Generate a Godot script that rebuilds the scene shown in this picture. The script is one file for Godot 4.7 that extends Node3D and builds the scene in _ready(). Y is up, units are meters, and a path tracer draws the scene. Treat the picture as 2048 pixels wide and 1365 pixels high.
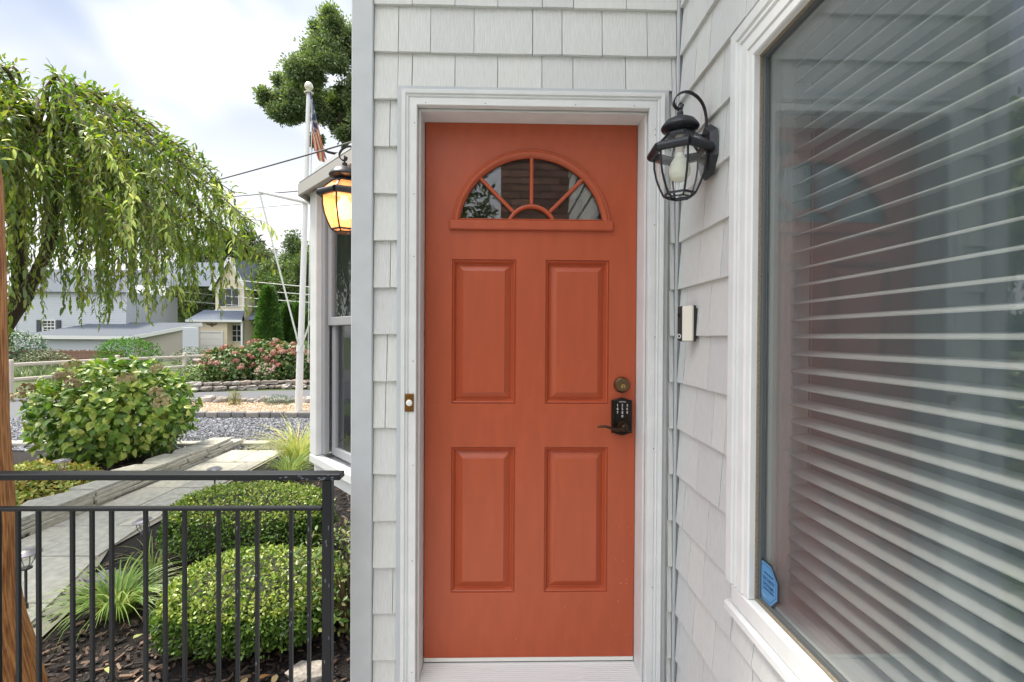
extends Node3D
# A coral front door in a pale shingled house corner, a blind-covered window on the right, a front garden on the left.

var rng := RandomNumberGenerator.new()
const G0 := -0.55                      # level of the garden
const W := 0.6486                      # plane of the window wall
var house: Node3D
var texs := {}
var taken := {}

# ------------------------------------------------------------------ mesh collector
class M:
	var v := PackedVector3Array()
	var n := PackedVector3Array()
	var c := PackedColorArray()
	var tint := Color.WHITE
	var tinted := false

	func tri3(a: Vector3, b: Vector3, d: Vector3, na: Vector3, nb: Vector3, nd: Vector3) -> void:
		v.append(a); v.append(d); v.append(b)
		n.append(na); n.append(nd); n.append(nb)
		if tinted:
			c.append(tint); c.append(tint); c.append(tint)

	func tri(a: Vector3, b: Vector3, d: Vector3) -> void:
		var k := (b - a).cross(d - a).normalized()
		tri3(a, b, d, k, k, k)

	func quad(a: Vector3, b: Vector3, d: Vector3, e: Vector3) -> void:
		tri(a, b, d)
		tri(a, d, e)

	func poly(p: Array, hint: Vector3) -> void:
		var k := Vector3.ZERO
		for i in range(1, p.size() - 1):
			k += (p[i] - p[0]).cross(p[i + 1] - p[0])
		if k.dot(hint) < 0:
			p = p.duplicate()
			p.reverse()
		for i in range(1, p.size() - 1):
			tri(p[0], p[i], p[i + 1])

	func box(at: Vector3, size: Vector3, bev := 0.0, bas := Basis()) -> void:
		var h := size / 2
		bev = minf(bev, minf(h.x, minf(h.y, h.z)) * 0.9)
		var i := h - Vector3.ONE * bev
		var ax := [Vector3.RIGHT, Vector3.UP, Vector3.BACK]
		for k in 3:
			var l := (k + 1) % 3
			var m := (k + 2) % 3
			for s in [-1.0, 1.0]:
				var o: Vector3 = ax[k] * h[k] * s
				var p := []
				for q in [[-1, -1], [1, -1], [1, 1], [-1, 1]]:
					p.append(at + bas * (o + ax[l] * i[l] * q[0] + ax[m] * i[m] * q[1]))
				poly(p, bas * o)
		if bev <= 0:
			return
		for k in 3:
			var l := (k + 1) % 3
			var m := (k + 2) % 3
			for s in [-1.0, 1.0]:
				for t in [-1.0, 1.0]:
					var p := []
					for q in [-1.0, 1.0]:
						p.append(at + bas * (ax[l] * h[l] * s + ax[m] * i[m] * t + ax[k] * i[k] * q))
					for q in [1.0, -1.0]:
						p.append(at + bas * (ax[l] * i[l] * s + ax[m] * h[m] * t + ax[k] * i[k] * q))
					poly(p, bas * (ax[l] * s + ax[m] * t))
		for s in [-1.0, 1.0]:
			for t in [-1.0, 1.0]:
				for u in [-1.0, 1.0]:
					poly([at + bas * Vector3(h.x * s, i.y * t, i.z * u), at + bas * Vector3(i.x * s, h.y * t, i.z * u), at + bas * Vector3(i.x * s, i.y * t, h.z * u)], bas * Vector3(s, t, u))

	func bb(lo: Vector3, hi: Vector3, bev := 0.0) -> void:
		box((lo + hi) / 2, (hi - lo).abs(), bev)

	func bar(a: Vector3, b: Vector3, w: float, h: float, bev := 0.0, up := Vector3.UP) -> void:
		var d := (b - a).normalized()
		if absf(d.dot(up)) > 0.98:
			up = Vector3.BACK
		var x := up.cross(d).normalized()
		var y := d.cross(x).normalized()
		box((a + b) / 2, Vector3(w, h, a.distance_to(b)), bev, Basis(x, y, d))

	func tube(p: Array, r: Array, k := 8, cap := true) -> void:
		var rings := []
		var nrm := []
		var side := Vector3.ZERO
		for i in p.size():
			var d: Vector3 = (p[mini(i + 1, p.size() - 1)] - p[maxi(i - 1, 0)]).normalized()
			if side == Vector3.ZERO:
				side = d.cross(Vector3.UP if absf(d.y) < 0.9 else Vector3.RIGHT).normalized()
			side = (side - d * side.dot(d)).normalized()
			var up := d.cross(side)
			var ring := []
			var ns := []
			for j in k:
				var a := TAU * j / k
				var o: Vector3 = side * cos(a) + up * sin(a)
				ring.append(p[i] + o * r[mini(i, r.size() - 1)])
				ns.append(o)
			rings.append(ring)
			nrm.append(ns)
		for i in p.size() - 1:
			for j in k:
				var l := (j + 1) % k
				tri3(rings[i][j], rings[i][l], rings[i + 1][l], nrm[i][j], nrm[i][l], nrm[i + 1][l])
				tri3(rings[i][j], rings[i + 1][l], rings[i + 1][j], nrm[i][j], nrm[i + 1][l], nrm[i + 1][j])
		if cap:
			poly(rings[0], p[0] - p[1])
			poly(rings[-1], p[-1] - p[-2])

	func lathe(prof: Array, at: Vector3, k := 20, bas := Basis(), smooth := true) -> void:
		for i in prof.size() - 1:
			var a: Vector2 = prof[i]
			var b: Vector2 = prof[i + 1]
			var e := (b - a)
			var nr := Vector2(e.y, -e.x).normalized()
			for j in k:
				var t0 := TAU * j / k
				var t1 := TAU * (j + 1) / k
				var d0 := Vector3(cos(t0), 0, sin(t0))
				var d1 := Vector3(cos(t1), 0, sin(t1))
				var p := [at + bas * (d0 * a.x + Vector3.UP * a.y), at + bas * (d1 * a.x + Vector3.UP * a.y), at + bas * (d1 * b.x + Vector3.UP * b.y), at + bas * (d0 * b.x + Vector3.UP * b.y)]
				var n0 := bas * (d0 * nr.x + Vector3.UP * nr.y)
				var n1 := bas * (d1 * nr.x + Vector3.UP * nr.y)
				if not smooth:
					n0 = (n0 + n1).normalized()
					n1 = n0
				if n0.length() < 0.5:
					continue
				tri3(p[0], p[2], p[1], n0, n1, n1)
				tri3(p[0], p[3], p[2], n0, n0, n1)

	# profile points (outward from the path, along N), mitred round the path
	func sweep(prof: Array, path: Array, nrm: Vector3, closed: bool, flip := 1.0) -> void:
		var k := path.size()
		var off := []
		for i in k:
			var a: Vector3 = path[(i - 1 + k) % k]
			var b: Vector3 = path[i]
			var d: Vector3 = path[(i + 1) % k]
			var d0 := (b - a).normalized()
			var d1 := (d - b).normalized()
			if not closed and i == 0:
				d0 = d1
			if not closed and i == k - 1:
				d1 = d0
			var o0 := d0.cross(nrm) * flip
			var o1 := d1.cross(nrm) * flip
			off.append((o0 + o1) / (1.0 + o0.dot(o1)))
		for i in (k if closed else k - 1):
			var l := (i + 1) % k
			for j in prof.size() - 1:
				var e: Vector2 = prof[j]
				var f: Vector2 = prof[j + 1]
				var h := Vector2(-(f - e).y, (f - e).x)
				var hint: Vector3 = off[i] * h.x + nrm * h.y
				poly([path[i] + off[i] * e.x + nrm * e.y, path[l] + off[l] * e.x + nrm * e.y, path[l] + off[l] * f.x + nrm * f.y, path[i] + off[i] * f.x + nrm * f.y], hint)

	func mesh() -> ArrayMesh:
		var arr := []
		arr.resize(Mesh.ARRAY_MAX)
		arr[Mesh.ARRAY_VERTEX] = v
		arr[Mesh.ARRAY_NORMAL] = n
		if tinted:
			arr[Mesh.ARRAY_COLOR] = c
		var m := ArrayMesh.new()
		m.add_surface_from_arrays(Mesh.PRIMITIVE_TRIANGLES, arr)
		return m

# ------------------------------------------------------------------ nodes
func numbered(s: String) -> String:
	taken[s] = taken.get(s, -1) + 1
	return s if taken[s] == 0 else "%s_%03d" % [s, taken[s]]

func thing(called: String, label: String, category: String, at := Vector3.ZERO, group := "") -> Node3D:
	var o := Node3D.new()
	o.name = numbered(called)
	add_child(o)
	o.position = at
	o.set_meta("label", label)
	o.set_meta("category", category)
	if group:
		o.set_meta("group", group)
	return o

func part(parent: Node3D, called: String, m, mt: Material, kind := "", label := "") -> MeshInstance3D:
	var o := MeshInstance3D.new()
	o.name = called
	o.mesh = m.mesh() if m is M else m
	o.material_override = mt
	parent.add_child(o, true)
	if kind:
		o.set_meta("kind", kind)
	if label:
		o.set_meta("label", label)
	return o

func structure(called: String, m, mt: Material) -> MeshInstance3D:
	return part(self, called, m, mt, "structure")

func many(parent: Node3D, called: String, m: Mesh, mt: Material, xf: Array, cols: Array) -> MultiMeshInstance3D:
	var mm := MultiMesh.new()
	mm.transform_format = MultiMesh.TRANSFORM_3D
	mm.use_colors = cols.size() > 0
	mm.mesh = m
	mm.instance_count = xf.size()
	for i in xf.size():
		mm.set_instance_transform(i, xf[i])
		if cols.size():
			mm.set_instance_color(i, cols[i])
	var o := MultiMeshInstance3D.new()
	o.name = called
	o.multimesh = mm
	o.material_override = mt
	o.set_meta("kind", "stuff")
	parent.add_child(o, true)
	return o

# ------------------------------------------------------------------ materials
func noise(key: String, freq: float, oct: int, lo: Color, hi: Color, size := 512, type := FastNoiseLite.TYPE_SIMPLEX_SMOOTH, p0 := 0.0, p1 := 1.0) -> NoiseTexture2D:
	if texs.has(key):
		return texs[key]
	var f := FastNoiseLite.new()
	f.noise_type = type
	f.frequency = freq
	f.fractal_octaves = oct
	f.seed = hash(key) % 1000
	var t := NoiseTexture2D.new()
	t.width = size
	t.height = size
	t.seamless = true
	t.noise = f
	var g := Gradient.new()
	g.set_color(0, lo); g.set_offset(0, p0)
	g.set_color(1, hi); g.set_offset(1, p1)
	t.color_ramp = g
	texs[key] = t
	return t

func lin(r: float, g: float, b: float) -> Color:
	return Color(r, g, b).linear_to_srgb()

func mat(r: float, g: float, b: float, rough := 0.6, metal := 0.0) -> StandardMaterial3D:
	var m := StandardMaterial3D.new()
	m.albedo_color = lin(r, g, b)
	m.roughness = rough
	m.metallic = metal
	return m

func grainy(m: StandardMaterial3D, t: Texture2D, scale: Vector3, bump: Texture2D = null, bump_cm := 0.0) -> StandardMaterial3D:
	m.albedo_texture = t
	m.uv1_triplanar = true
	m.uv1_world_triplanar = true
	m.uv1_scale = scale
	if bump:
		m.heightmap_enabled = true
		m.heightmap_texture = bump
		m.heightmap_scale = bump_cm
	return m

func glass(alpha := 0.06, tr := 0.9, tg := 0.95, tb := 0.92) -> StandardMaterial3D:
	var m := mat(tr, tg, tb, 0.0)
	m.transparency = BaseMaterial3D.TRANSPARENCY_ALPHA
	m.albedo_color.a = alpha
	m.metallic_specular = 0.7
	return m

func leafy(r := 1.0, g := 1.0, b := 1.0, rough := 0.45, back := 0.5) -> StandardMaterial3D:
	var m := mat(r, g, b, rough)
	m.vertex_color_use_as_albedo = true
	m.backlight_enabled = true
	m.backlight = lin(back * 0.85, back, back * 0.3)
	return m

func rv(a: float, b: float) -> float:
	return rng.randf_range(a, b)

func pick(pal: Array, jit := 0.2) -> Color:
	var c: Color = pal[rng.randi() % pal.size()]
	var k := 1.0 + rv(-jit, jit)
	return Color(c.r * k, c.g * k, c.b * k)

func ground_at(z: float) -> float:
	return G0 - 0.6 * clampf((-z - 18.0) / 32.0, 0, 1)

# leaf along +Y from the origin, folded on its midrib, facing +Z
func leaf_mesh(l: float, w: float, fold := 0.15, droop := 0.15, seg := 4) -> ArrayMesh:
	var m := M.new()
	var mid := []
	var half := []
	for i in seg + 1:
		var t := float(i) / seg
		mid.append(Vector3(0, l * t, -droop * l * t * t))
		half.append(w * 0.5 * pow(sin(PI * pow(t, 0.75)), 0.8) if i > 0 and i < seg else 0.0)
	for i in seg:
		for s in [-1.0, 1.0]:
			var a: Vector3 = mid[i] + Vector3(s * half[i], 0, half[i] * fold)
			var b: Vector3 = mid[i + 1] + Vector3(s * half[i + 1], 0, half[i + 1] * fold)
			if half[i + 1] > 0:
				m.poly([mid[i], b, mid[i + 1]], Vector3.BACK)
			if half[i] > 0:
				m.poly([mid[i], a, b], Vector3.BACK)
	return m.mesh()

# several leaves on a twig, for plants seen from afar
func spray_mesh(k: int, l: float, w: float, spread: float, sd: int) -> ArrayMesh:
	var r := RandomNumberGenerator.new()
	r.seed = sd
	var m := M.new()
	for i in k:
		var o := Vector3(r.randf_range(-1, 1), r.randf_range(-1, 1), r.randf_range(-1, 1)) * spread
		var d := (o.normalized() + Vector3(r.randf_range(-1, 1), r.randf_range(-1, 1), r.randf_range(-1, 1)) * 0.9).normalized()
		var s := d.cross(Vector3(r.randf_range(-1, 1), r.randf_range(-1, 1), r.randf_range(-1, 1))).normalized()
		var a := o
		m.quad(a, a + d * l * 0.5 + s * w * 0.5, a + d * l, a + d * l * 0.5 - s * w * 0.5)
	return m.mesh()

func aim(y: Vector3, face: Vector3) -> Basis:
	y = y.normalized()
	var x := y.cross(face)
	if x.length() < 0.01:
		x = y.cross(Vector3(0.3, 0.5, 0.8))
	x = x.normalized()
	return Basis(x, y, x.cross(y))

func rdir() -> Vector3:
	var y := rv(-1, 1)
	var a := rv(0, TAU)
	var r := sqrt(1 - y * y)
	return Vector3(r * cos(a), y, r * sin(a))

func sheet(called: String, pts: Array, lift: float, mt: Material, parent: Node3D = null, thick := 0.0) -> MeshInstance3D:
	var m := M.new()
	var p := PackedVector2Array(pts)
	var idx := Geometry2D.triangulate_polygon(p)
	for i in range(0, idx.size(), 3):
		var q := []
		for j in 3:
			var k: Vector2 = p[idx[i + j]]
			q.append(Vector3(k.x, ground_at(k.y) + lift, k.y))
		m.poly(q, Vector3.UP)
	if thick > 0:
		for i in p.size():
			var a: Vector2 = p[i]
			var b: Vector2 = p[(i + 1) % p.size()]
			var e := Vector3(b.x - a.x, 0, b.y - a.y)
			var ya := ground_at(a.y) + lift
			var yb := ground_at(b.y) + lift
			var side := e.cross(Vector3.UP)
			if Geometry2D.is_point_in_polygon((a + b) / 2 + Vector2(side.x, side.z).normalized() * 0.002, p):
				side = -side
			m.poly([Vector3(a.x, ya, a.y), Vector3(b.x, yb, b.y), Vector3(b.x, yb - thick, b.y), Vector3(a.x, ya - thick, a.y)], side)
	if parent:
		return part(parent, called, m, mt)
	return structure(called, m, mt)

func arc(c: Vector3, r: float, a0: float, a1: float, k: int) -> Array:
	var p := []
	for i in k + 1:
		var a := lerpf(a0, a1, float(i) / k)
		p.append(c + Vector3(cos(a), sin(a), 0) * r)
	return p

# lumpy stone about size s, seeded
func stone_mesh(s: Vector3, sd: int, rough := 0.22) -> ArrayMesh:
	var f := FastNoiseLite.new()
	f.seed = sd
	f.frequency = 0.9
	var m := M.new()
	var rings := 6
	var k := 9
	var g := []
	for i in rings + 1:
		var row := []
		for j in k:
			var a := PI * i / rings
			var b := TAU * j / k
			var d := Vector3(sin(a) * cos(b), cos(a), sin(a) * sin(b))
			var e := Vector3(signf(d.x) * pow(absf(d.x), 0.7), signf(d.y) * pow(absf(d.y), 0.7), signf(d.z) * pow(absf(d.z), 0.7))
			row.append(e * s * 0.5 * (1.0 + rough * 1.6 * f.get_noise_3dv(d * 1.4)))
		g.append(row)
	for i in rings:
		for j in k:
			var l := (j + 1) % k
			if i > 0:
				m.poly([g[i][j], g[i][l], g[i + 1][l]], g[i][j])
			if i < rings - 1:
				m.poly([g[i][j], g[i + 1][l], g[i + 1][j]], g[i][j] + g[i + 1][j])
	return m.mesh()

# materials used in several places
var siding: StandardMaterial3D
var siding_tones := []
var trim: StandardMaterial3D
var trim2: StandardMaterial3D
var coral: StandardMaterial3D
var black: StandardMaterial3D
var iron: StandardMaterial3D
var dark_in: StandardMaterial3D
var pane_mat: StandardMaterial3D
var bark: StandardMaterial3D
var stone_mats: Array
var slate_mats: Array

func _ready() -> void:
	rng.seed = 7
	# ---------------- camera, sky, sun, exposure
	var cam := Camera3D.new()
	cam.name = "camera"
	cam.position = Vector3(0, 1.30, 1.77)
	cam.rotation = Vector3(-0.0097, -0.0222, 0.0055)
	cam.fov = 69.71
	cam.near = 0.02
	cam.far = 600
	add_child(cam)
	var env := Environment.new()
	env.background_mode = Environment.BG_SKY
	env.tonemap_mode = Environment.TONE_MAPPER_LINEAR
	env.tonemap_exposure = 1.8
	env.sdfgi_enabled = true
	env.ssao_enabled = true
	env.ssil_enabled = true
	var sky := Sky.new()
	var pano := PanoramaSkyMaterial.new()
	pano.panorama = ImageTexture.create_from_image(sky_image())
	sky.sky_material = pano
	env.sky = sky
	var we := WorldEnvironment.new()
	we.name = "world_environment"
	we.environment = env
	add_child(we)
	var sun := DirectionalLight3D.new()
	sun.name = "sun"
	sun.light_energy = 1.25
	sun.light_angular_distance = 12.0
	sun.light_color = Color(1.0, 0.96, 0.89)
	sun.shadow_enabled = true
	add_child(sun)
	sun.look_at_from_position(Vector3(-0.42, 0.85, -0.25) * 10, Vector3.ZERO)
	make_materials()
	grounds()
	far_houses()
	the_house()
	front_door()
	picture_window()
	bay_window()
	rooms()
	railing()
	log_post()
	wall_lamps()
	small_fittings()
	path_and_stones()
	fence_and_pole()
	cables()
	weeping_tree()
	near_plants()
	far_plants()
	behind_camera()

func sky_image() -> Image:
	var w := 512
	var h := 256
	var im := Image.create_empty(w, h, false, Image.FORMAT_RGBF)
	var f := FastNoiseLite.new()
	f.seed = 11
	f.frequency = 1.3
	f.fractal_octaves = 5
	for y in h:
		var el := PI * (0.5 - (y + 0.5) / h)
		for x in w:
			var az := TAU * x / w
			var d := Vector3(cos(el) * cos(az), sin(el), cos(el) * sin(az))
			var q := d / (absf(d.y) + 0.35)
			var cl := clampf(0.5 + 1.1 * f.get_noise_3dv(q * Vector3(0.8, 1, 1.6)), 0, 1)
			var up := clampf(sin(el), 0, 1)
			var blue := smoothstep(0.12, 0.5, up) * (1.0 - 0.75 * smoothstep(0.3, 0.85, cl))
			var col := Vector3(0.70, 0.705, 0.72).lerp(Vector3(0.30, 0.355, 0.47), blue) * (1.0 + 0.2 * up)
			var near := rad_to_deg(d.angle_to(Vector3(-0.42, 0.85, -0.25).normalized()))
			col += Vector3(1.0, 0.98, 0.94) * 1.9 * exp(-near * near / 1000.0)  # bright haze added round the sun as extra soft light
			if el < 0:
				col = Vector3(0.3, 0.3, 0.28)
			im.set_pixel(x, y, Color(col.x, col.y, col.z))
	return im

func make_materials() -> void:
	var W1 := Color.WHITE
	var grain := noise("grain", 0.02, 4, Color(0.93, 0.94, 0.93), W1)
	var grainb := noise("grainb", 0.03, 4, Color.BLACK, W1)
	var blotch := noise("blotch", 0.008, 4, Color(0.95, 0.955, 0.955), W1)
	siding = grainy(mat(0.655, 0.66, 0.662, 0.7), grain, Vector3(14, 1.2, 14), grainb, 0.14)
	for k in [0.945, 0.975, 1.0, 1.015, 1.03]:
		var q: StandardMaterial3D = siding.duplicate()
		q.albedo_color = lin(0.655 * k, 0.66 * k, 0.662 * k * (1.0 + (1.0 - k) * 0.4))
		siding_tones.append(q)
	trim = grainy(mat(0.70, 0.715, 0.725, 0.42), blotch, Vector3(2, 2, 2))
	trim2 = grainy(mat(0.50, 0.525, 0.55, 0.5), blotch, Vector3(1.5, 1.5, 1.5))
	var fine := noise("doorb", 0.05, 3, Color.BLACK, W1)
	coral = grainy(mat(0.415, 0.078, 0.028, 0.42), noise("doorc", 0.006, 3, Color(0.95, 0.95, 0.95), W1), Vector3(6, 1.2, 6), fine, 0.02)
	black = grainy(mat(0.008, 0.0095, 0.013, 0.4, 0.0), noise("iron", 0.03, 5, Color(0.75, 0.78, 0.85), W1), Vector3(5, 5, 5), grainb, 0.01)
	black.metallic_specular = 0.42
	black.roughness = 0.42
	iron = grainy(mat(0.03, 0.033, 0.04, 0.42, 0.2), noise("iron2", 0.02, 5, Color(0.55, 0.6, 0.7), Color(1, 1, 1)), Vector3(9, 9, 9))
	dark_in = mat(0.36, 0.36, 0.37, 0.9)
	pane_mat = glass(0.10, 0.13, 0.185, 0.21)
	pane_mat.metallic_specular = 0.47
	bark = grainy(mat(0.10, 0.07, 0.05, 0.9), noise("bark", 0.03, 5, Color(0.35, 0.33, 0.3), W1), Vector3(5, 2, 5), grainb, 1.2)
	stone_mats = []
	for c in [[0.34, 0.30, 0.26], [0.42, 0.39, 0.35], [0.28, 0.27, 0.27], [0.38, 0.31, 0.25], [0.5, 0.46, 0.42]]:
		stone_mats.append(grainy(mat(c[0], c[1], c[2], 0.85), noise("stone", 0.02, 5, Color(0.7, 0.7, 0.7), W1), Vector3(3, 3, 3), grainb, 0.5))
	slate_mats = []
	for c in [[0.49, 0.48, 0.44], [0.53, 0.515, 0.465], [0.45, 0.445, 0.42], [0.56, 0.54, 0.49]]:
		slate_mats.append(grainy(mat(c[0], c[1], c[2], 0.8), noise("slate", 0.012, 5, Color(0.82, 0.82, 0.79), W1), Vector3(1.6, 3, 1.6), grainb, 0.25))

# ------------------------------------------------------------------ ground
func grounds() -> void:
	var W1 := Color.WHITE
	var lawn := grainy(mat(0.09, 0.13, 0.035, 0.9), noise("lawn", 0.03, 5, Color(0.55, 0.6, 0.45), W1), Vector3(0.6, 0.6, 0.6))
	var m := M.new()
	var zs := [40.0, 8.0, -2.0, -10.0, -18.0, -30.0, -50.0, -120.0, -400.0]
	var xs := [-400.0, -120.0, -40.0, -15.0, 0.0, 20.0, 80.0, 400.0]
	for i in zs.size() - 1:
		for j in xs.size() - 1:
			var p := []
			for q in [[i, j], [i + 1, j], [i + 1, j + 1], [i, j + 1]]:
				p.append(Vector3(xs[q[1]], ground_at(zs[q[0]]) - 0.02, zs[q[0]]))
			m.poly(p, Vector3.UP)
	structure("ground", m, lawn)
	var mulch := grainy(mat(0.06, 0.047, 0.042, 0.95), noise("mulch", 0.06, 5, Color(0.35, 0.33, 0.32), W1), Vector3(2.2, 2.2, 2.2), noise("mulchb", 0.07, 4, Color.BLACK, W1), 2.0)
	var bed := sheet("mulch_bed", [Vector2(-9, 0.1), Vector2(1, 0.1), Vector2(1, -6.05), Vector2(-9, -6.5)], -0.012, mulch)
	var chip := []
	var cols := []
	var cm := M.new()
	cm.box(Vector3.ZERO, Vector3(0.042, 0.006, 0.013), 0.0, Basis.from_euler(Vector3(0, 0, 0.1)))
	for i in 20000:
		var z := -0.05 - 6.0 * pow(rng.randf(), 1.7)
		var x := rv(-6.6, -0.3)
		if x < -3.2 and x > -4.4 and z < -1.2:
			continue
		var s := rv(0.4, 1.5)
		chip.append(Transform3D(Basis.from_euler(Vector3(rv(-0.5, 0.5), rv(0, TAU), rv(-0.5, 0.5))).scaled(Vector3(s, s, s)), Vector3(x, G0 - 0.01 + rv(0, 0.018), z)))
		cols.append(pick([Color(0.03, 0.022, 0.02), Color(0.075, 0.055, 0.045), Color(0.02, 0.016, 0.016), Color(0.045, 0.037, 0.035), Color(0.10, 0.075, 0.06), Color(0.17, 0.11, 0.08)] if rng.randf() > 0.03 else [Color(0.3, 0.22, 0.16)]))
	var cmat := mat(1, 1, 1, 0.9)
	cmat.vertex_color_use_as_albedo = true
	many(bed, "bark_chips", cm.mesh(), cmat, chip, cols)
	# grey gravel drive
	var gravel := grainy(mat(0.27, 0.28, 0.31, 0.9), noise("gravel", 0.11, 4, Color(0.35, 0.36, 0.4), W1), Vector3(1.6, 1.6, 1.6), noise("gravelb", 0.12, 3, Color.BLACK, W1), 1.5)
	var drive := sheet("gravel_drive", [Vector2(-22, -6.5), Vector2(-9, -6.5), Vector2(1.5, -6.06), Vector2(1.5, -9.3), Vector2(-22, -9.3)], -0.004, gravel)
	var st := []
	cols = []
	for i in 16000:
		var s := rv(0.5, 1.3)
		st.append(Transform3D(Basis.from_euler(Vector3(rv(0, TAU), rv(0, TAU), rv(0, TAU))).scaled(Vector3(s, s, s)), Vector3(rv(-11.5, -2.2), G0 + 0.002, rv(-9.2, -6.1))))
		var k := rv(0.10, 0.5)
		cols.append(Color(k * 0.95, k * 0.97, k * 1.06))
	many(drive, "gravel_stones", stone_mesh(Vector3(0.034, 0.024, 0.028), 3, 0.4), cmat, st, cols)
	# asphalt road beyond the kerb
	var asph := grainy(mat(0.16, 0.165, 0.18, 0.9), noise("asph", 0.09, 5, Color(0.75, 0.75, 0.76), W1), Vector3(1.2, 1.2, 1.2), noise("gravelb", 0.12, 3, Color.BLACK, W1), 0.3)
	sheet("road", [Vector2(-40, -9.3), Vector2(-9.2, -9.3), Vector2(-8.4, -11.6), Vector2(2, -11.6), Vector2(2, -15.4), Vector2(-6.4, -15.0), Vector2(-9.8, -14.2), Vector2(-11.5, -12.6), Vector2(-40, -12.3)], -0.008, asph)
	var pale := grainy(mat(0.52, 0.40, 0.28, 0.9), noise("pale", 0.09, 4, Color(0.62, 0.58, 0.55), W1), Vector3(1.5, 1.5, 1.5), noise("gravelb", 0.12, 3, Color.BLACK, W1), 1.0)
	var pb := sheet("gravel_bed", [Vector2(-9.2, -9.4), Vector2(2, -9.4), Vector2(2, -11.9), Vector2(-8.5, -11.9)], 0.03, pale)
	st = []
	cols = []
	for i in 5000:
		var s := rv(0.5, 1.3)
		st.append(Transform3D(Basis.from_euler(Vector3(rv(0, TAU), rv(0, TAU), rv(0, TAU))).scaled(Vector3(s, s, s)), Vector3(rv(-9.0, -3.5), G0 + 0.032, rv(-11.7, -9.5))))
		cols.append(pick([Color(0.6, 0.47, 0.33), Color(0.5, 0.36, 0.24), Color(0.65, 0.56, 0.45)], 0.3))
	many(pb, "pale_pebbles", stone_mesh(Vector3(0.04, 0.026, 0.032), 5, 0.4), cmat, st, cols)
	# porch floor under the viewer
	var porch := M.new()
	porch.bb(Vector3(-4.0, -0.5, 0.1), Vector3(W, -0.12, 2.7), 0.01)
	structure("porch_floor", porch, grainy(mat(0.52, 0.52, 0.52, 0.85), noise("stone", 0.02, 5, Color(0.7, 0.7, 0.7), W1), Vector3(2, 2, 2)))
	var lawn2 := sheet("lawn", [Vector2(-13.6, -12.5), Vector2(-11.4, -12.7), Vector2(-9.9, -14.3), Vector2(-10.2, -17.9), Vector2(-13.4, -17.9)], 0.02, lawn)
	var bl := []
	cols = []
	var bm := leaf_mesh(0.07, 0.012, 0.1, 0.4, 2)
	for i in 6000:
		var x := rv(-13.5, -10.0)
		bl.append(Transform3D(aim(Vector3(rv(-0.5, 0.5), 1, rv(-0.5, 0.5)), rdir()), Vector3(x, G0 + 0.015, rv(-17.5, -12.7 if x < -11.3 else -14.2))))
		cols.append(pick([Color(0.16, 0.23, 0.04), Color(0.22, 0.26, 0.05), Color(0.1, 0.17, 0.03)]))
	many(lawn2, "grass", bm, leafy(), bl, cols)

# ------------------------------------------------------------------ the near house
func shingle(parent: Node3D, u0: float, u1: float, y0: float, y1: float, bas: Basis, org: Vector3) -> void:
	var m := M.new()
	var d := rv(-0.0015, 0.0015)
	var e := rv(-0.0015, 0.0015)
	var t := 0.0145 + rv(-0.001, 0.0015)
	u0 += rv(0.0008, 0.0017)
	u1 -= rv(0.0008, 0.0017)
	var p := [Vector3(u0, y0 + d, 0), Vector3(u1, y0 + e, 0), Vector3(u1, y1, 0), Vector3(u0, y1, 0), Vector3(u0, y0 + d, t), Vector3(u1, y0 + e, t), Vector3(u1, y1, 0.0025), Vector3(u0, y1, 0.0025)]
	var r := 0.0015
	var a := Vector3(u0 + r, y0 + d + r, t + 0.0002)
	var b := Vector3(u1 - r, y0 + e + r, t + 0.0002)
	m.poly([a, b, p[6] + Vector3(-r, 0, 0), p[7] + Vector3(r, 0, 0)], Vector3.BACK)
	m.poly([p[4], p[5], b, a], Vector3(0, -1, 1))
	m.poly([p[0], p[1], p[5], p[4]], Vector3.DOWN)
	m.poly([p[4], a, p[7] + Vector3(r, 0, 0), p[7]], Vector3(-1, 0, 1))
	m.poly([p[5], b, p[6] + Vector3(-r, 0, 0), p[6]], Vector3(1, 0, 1))
	m.poly([p[0], p[4], p[7], p[3]], Vector3.LEFT)
	m.poly([p[1], p[5], p[6], p[2]], Vector3.RIGHT)
	var o := part(parent, "shingle", m, siding_tones[rng.randi() % 5])
	o.transform = Transform3D(bas, org)

# courses of the wall that the picture hardly shows, joined into one part
func courses(parent: Node3D, u0: float, u1: float, bas: Basis, org: Vector3) -> void:
	var m := M.new()
	for k in range(-14, 17):
		var y0 := 2.475 - 0.1672 * k
		var js := [u0]
		js.append_array(some_joints(u0, u1 - 0.02))
		js.append(u1)
		for i in js.size() - 1:
			var a: float = js[i] + 0.0015
			var b: float = js[i + 1] - 0.0015
			m.quad(Vector3(a, y0, 0.0145), Vector3(b, y0, 0.0145), Vector3(b, y0 + 0.171, 0.0025), Vector3(a, y0 + 0.171, 0.0025))
			m.quad(Vector3(a, y0, 0), Vector3(b, y0, 0), Vector3(b, y0, 0.0145), Vector3(a, y0, 0.0145))
	part(parent, "shingle_courses", m, siding, "stuff").transform = Transform3D(bas, org)

func row(parent: Node3D, u0: float, u1: float, joints: Array, y0: float, y1: float, bas: Basis, org: Vector3) -> void:
	var js := [u0]
	for j in joints:
		if j > u0 + 0.012 and j < u1 - 0.012:
			js.append(j)
	js.append(u1)
	for i in js.size() - 1:
		shingle(parent, js[i], js[i + 1], y0, y1, bas, org)

func some_joints(u0: float, u1: float) -> Array:
	var out := []
	var u := u0 + rv(0.03, 0.16)
	while u < u1:
		out.append(u)
		u += [0.103, 0.137, 0.148, 0.165, 0.19, 0.205][rng.randi() % 6]
	return out

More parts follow.
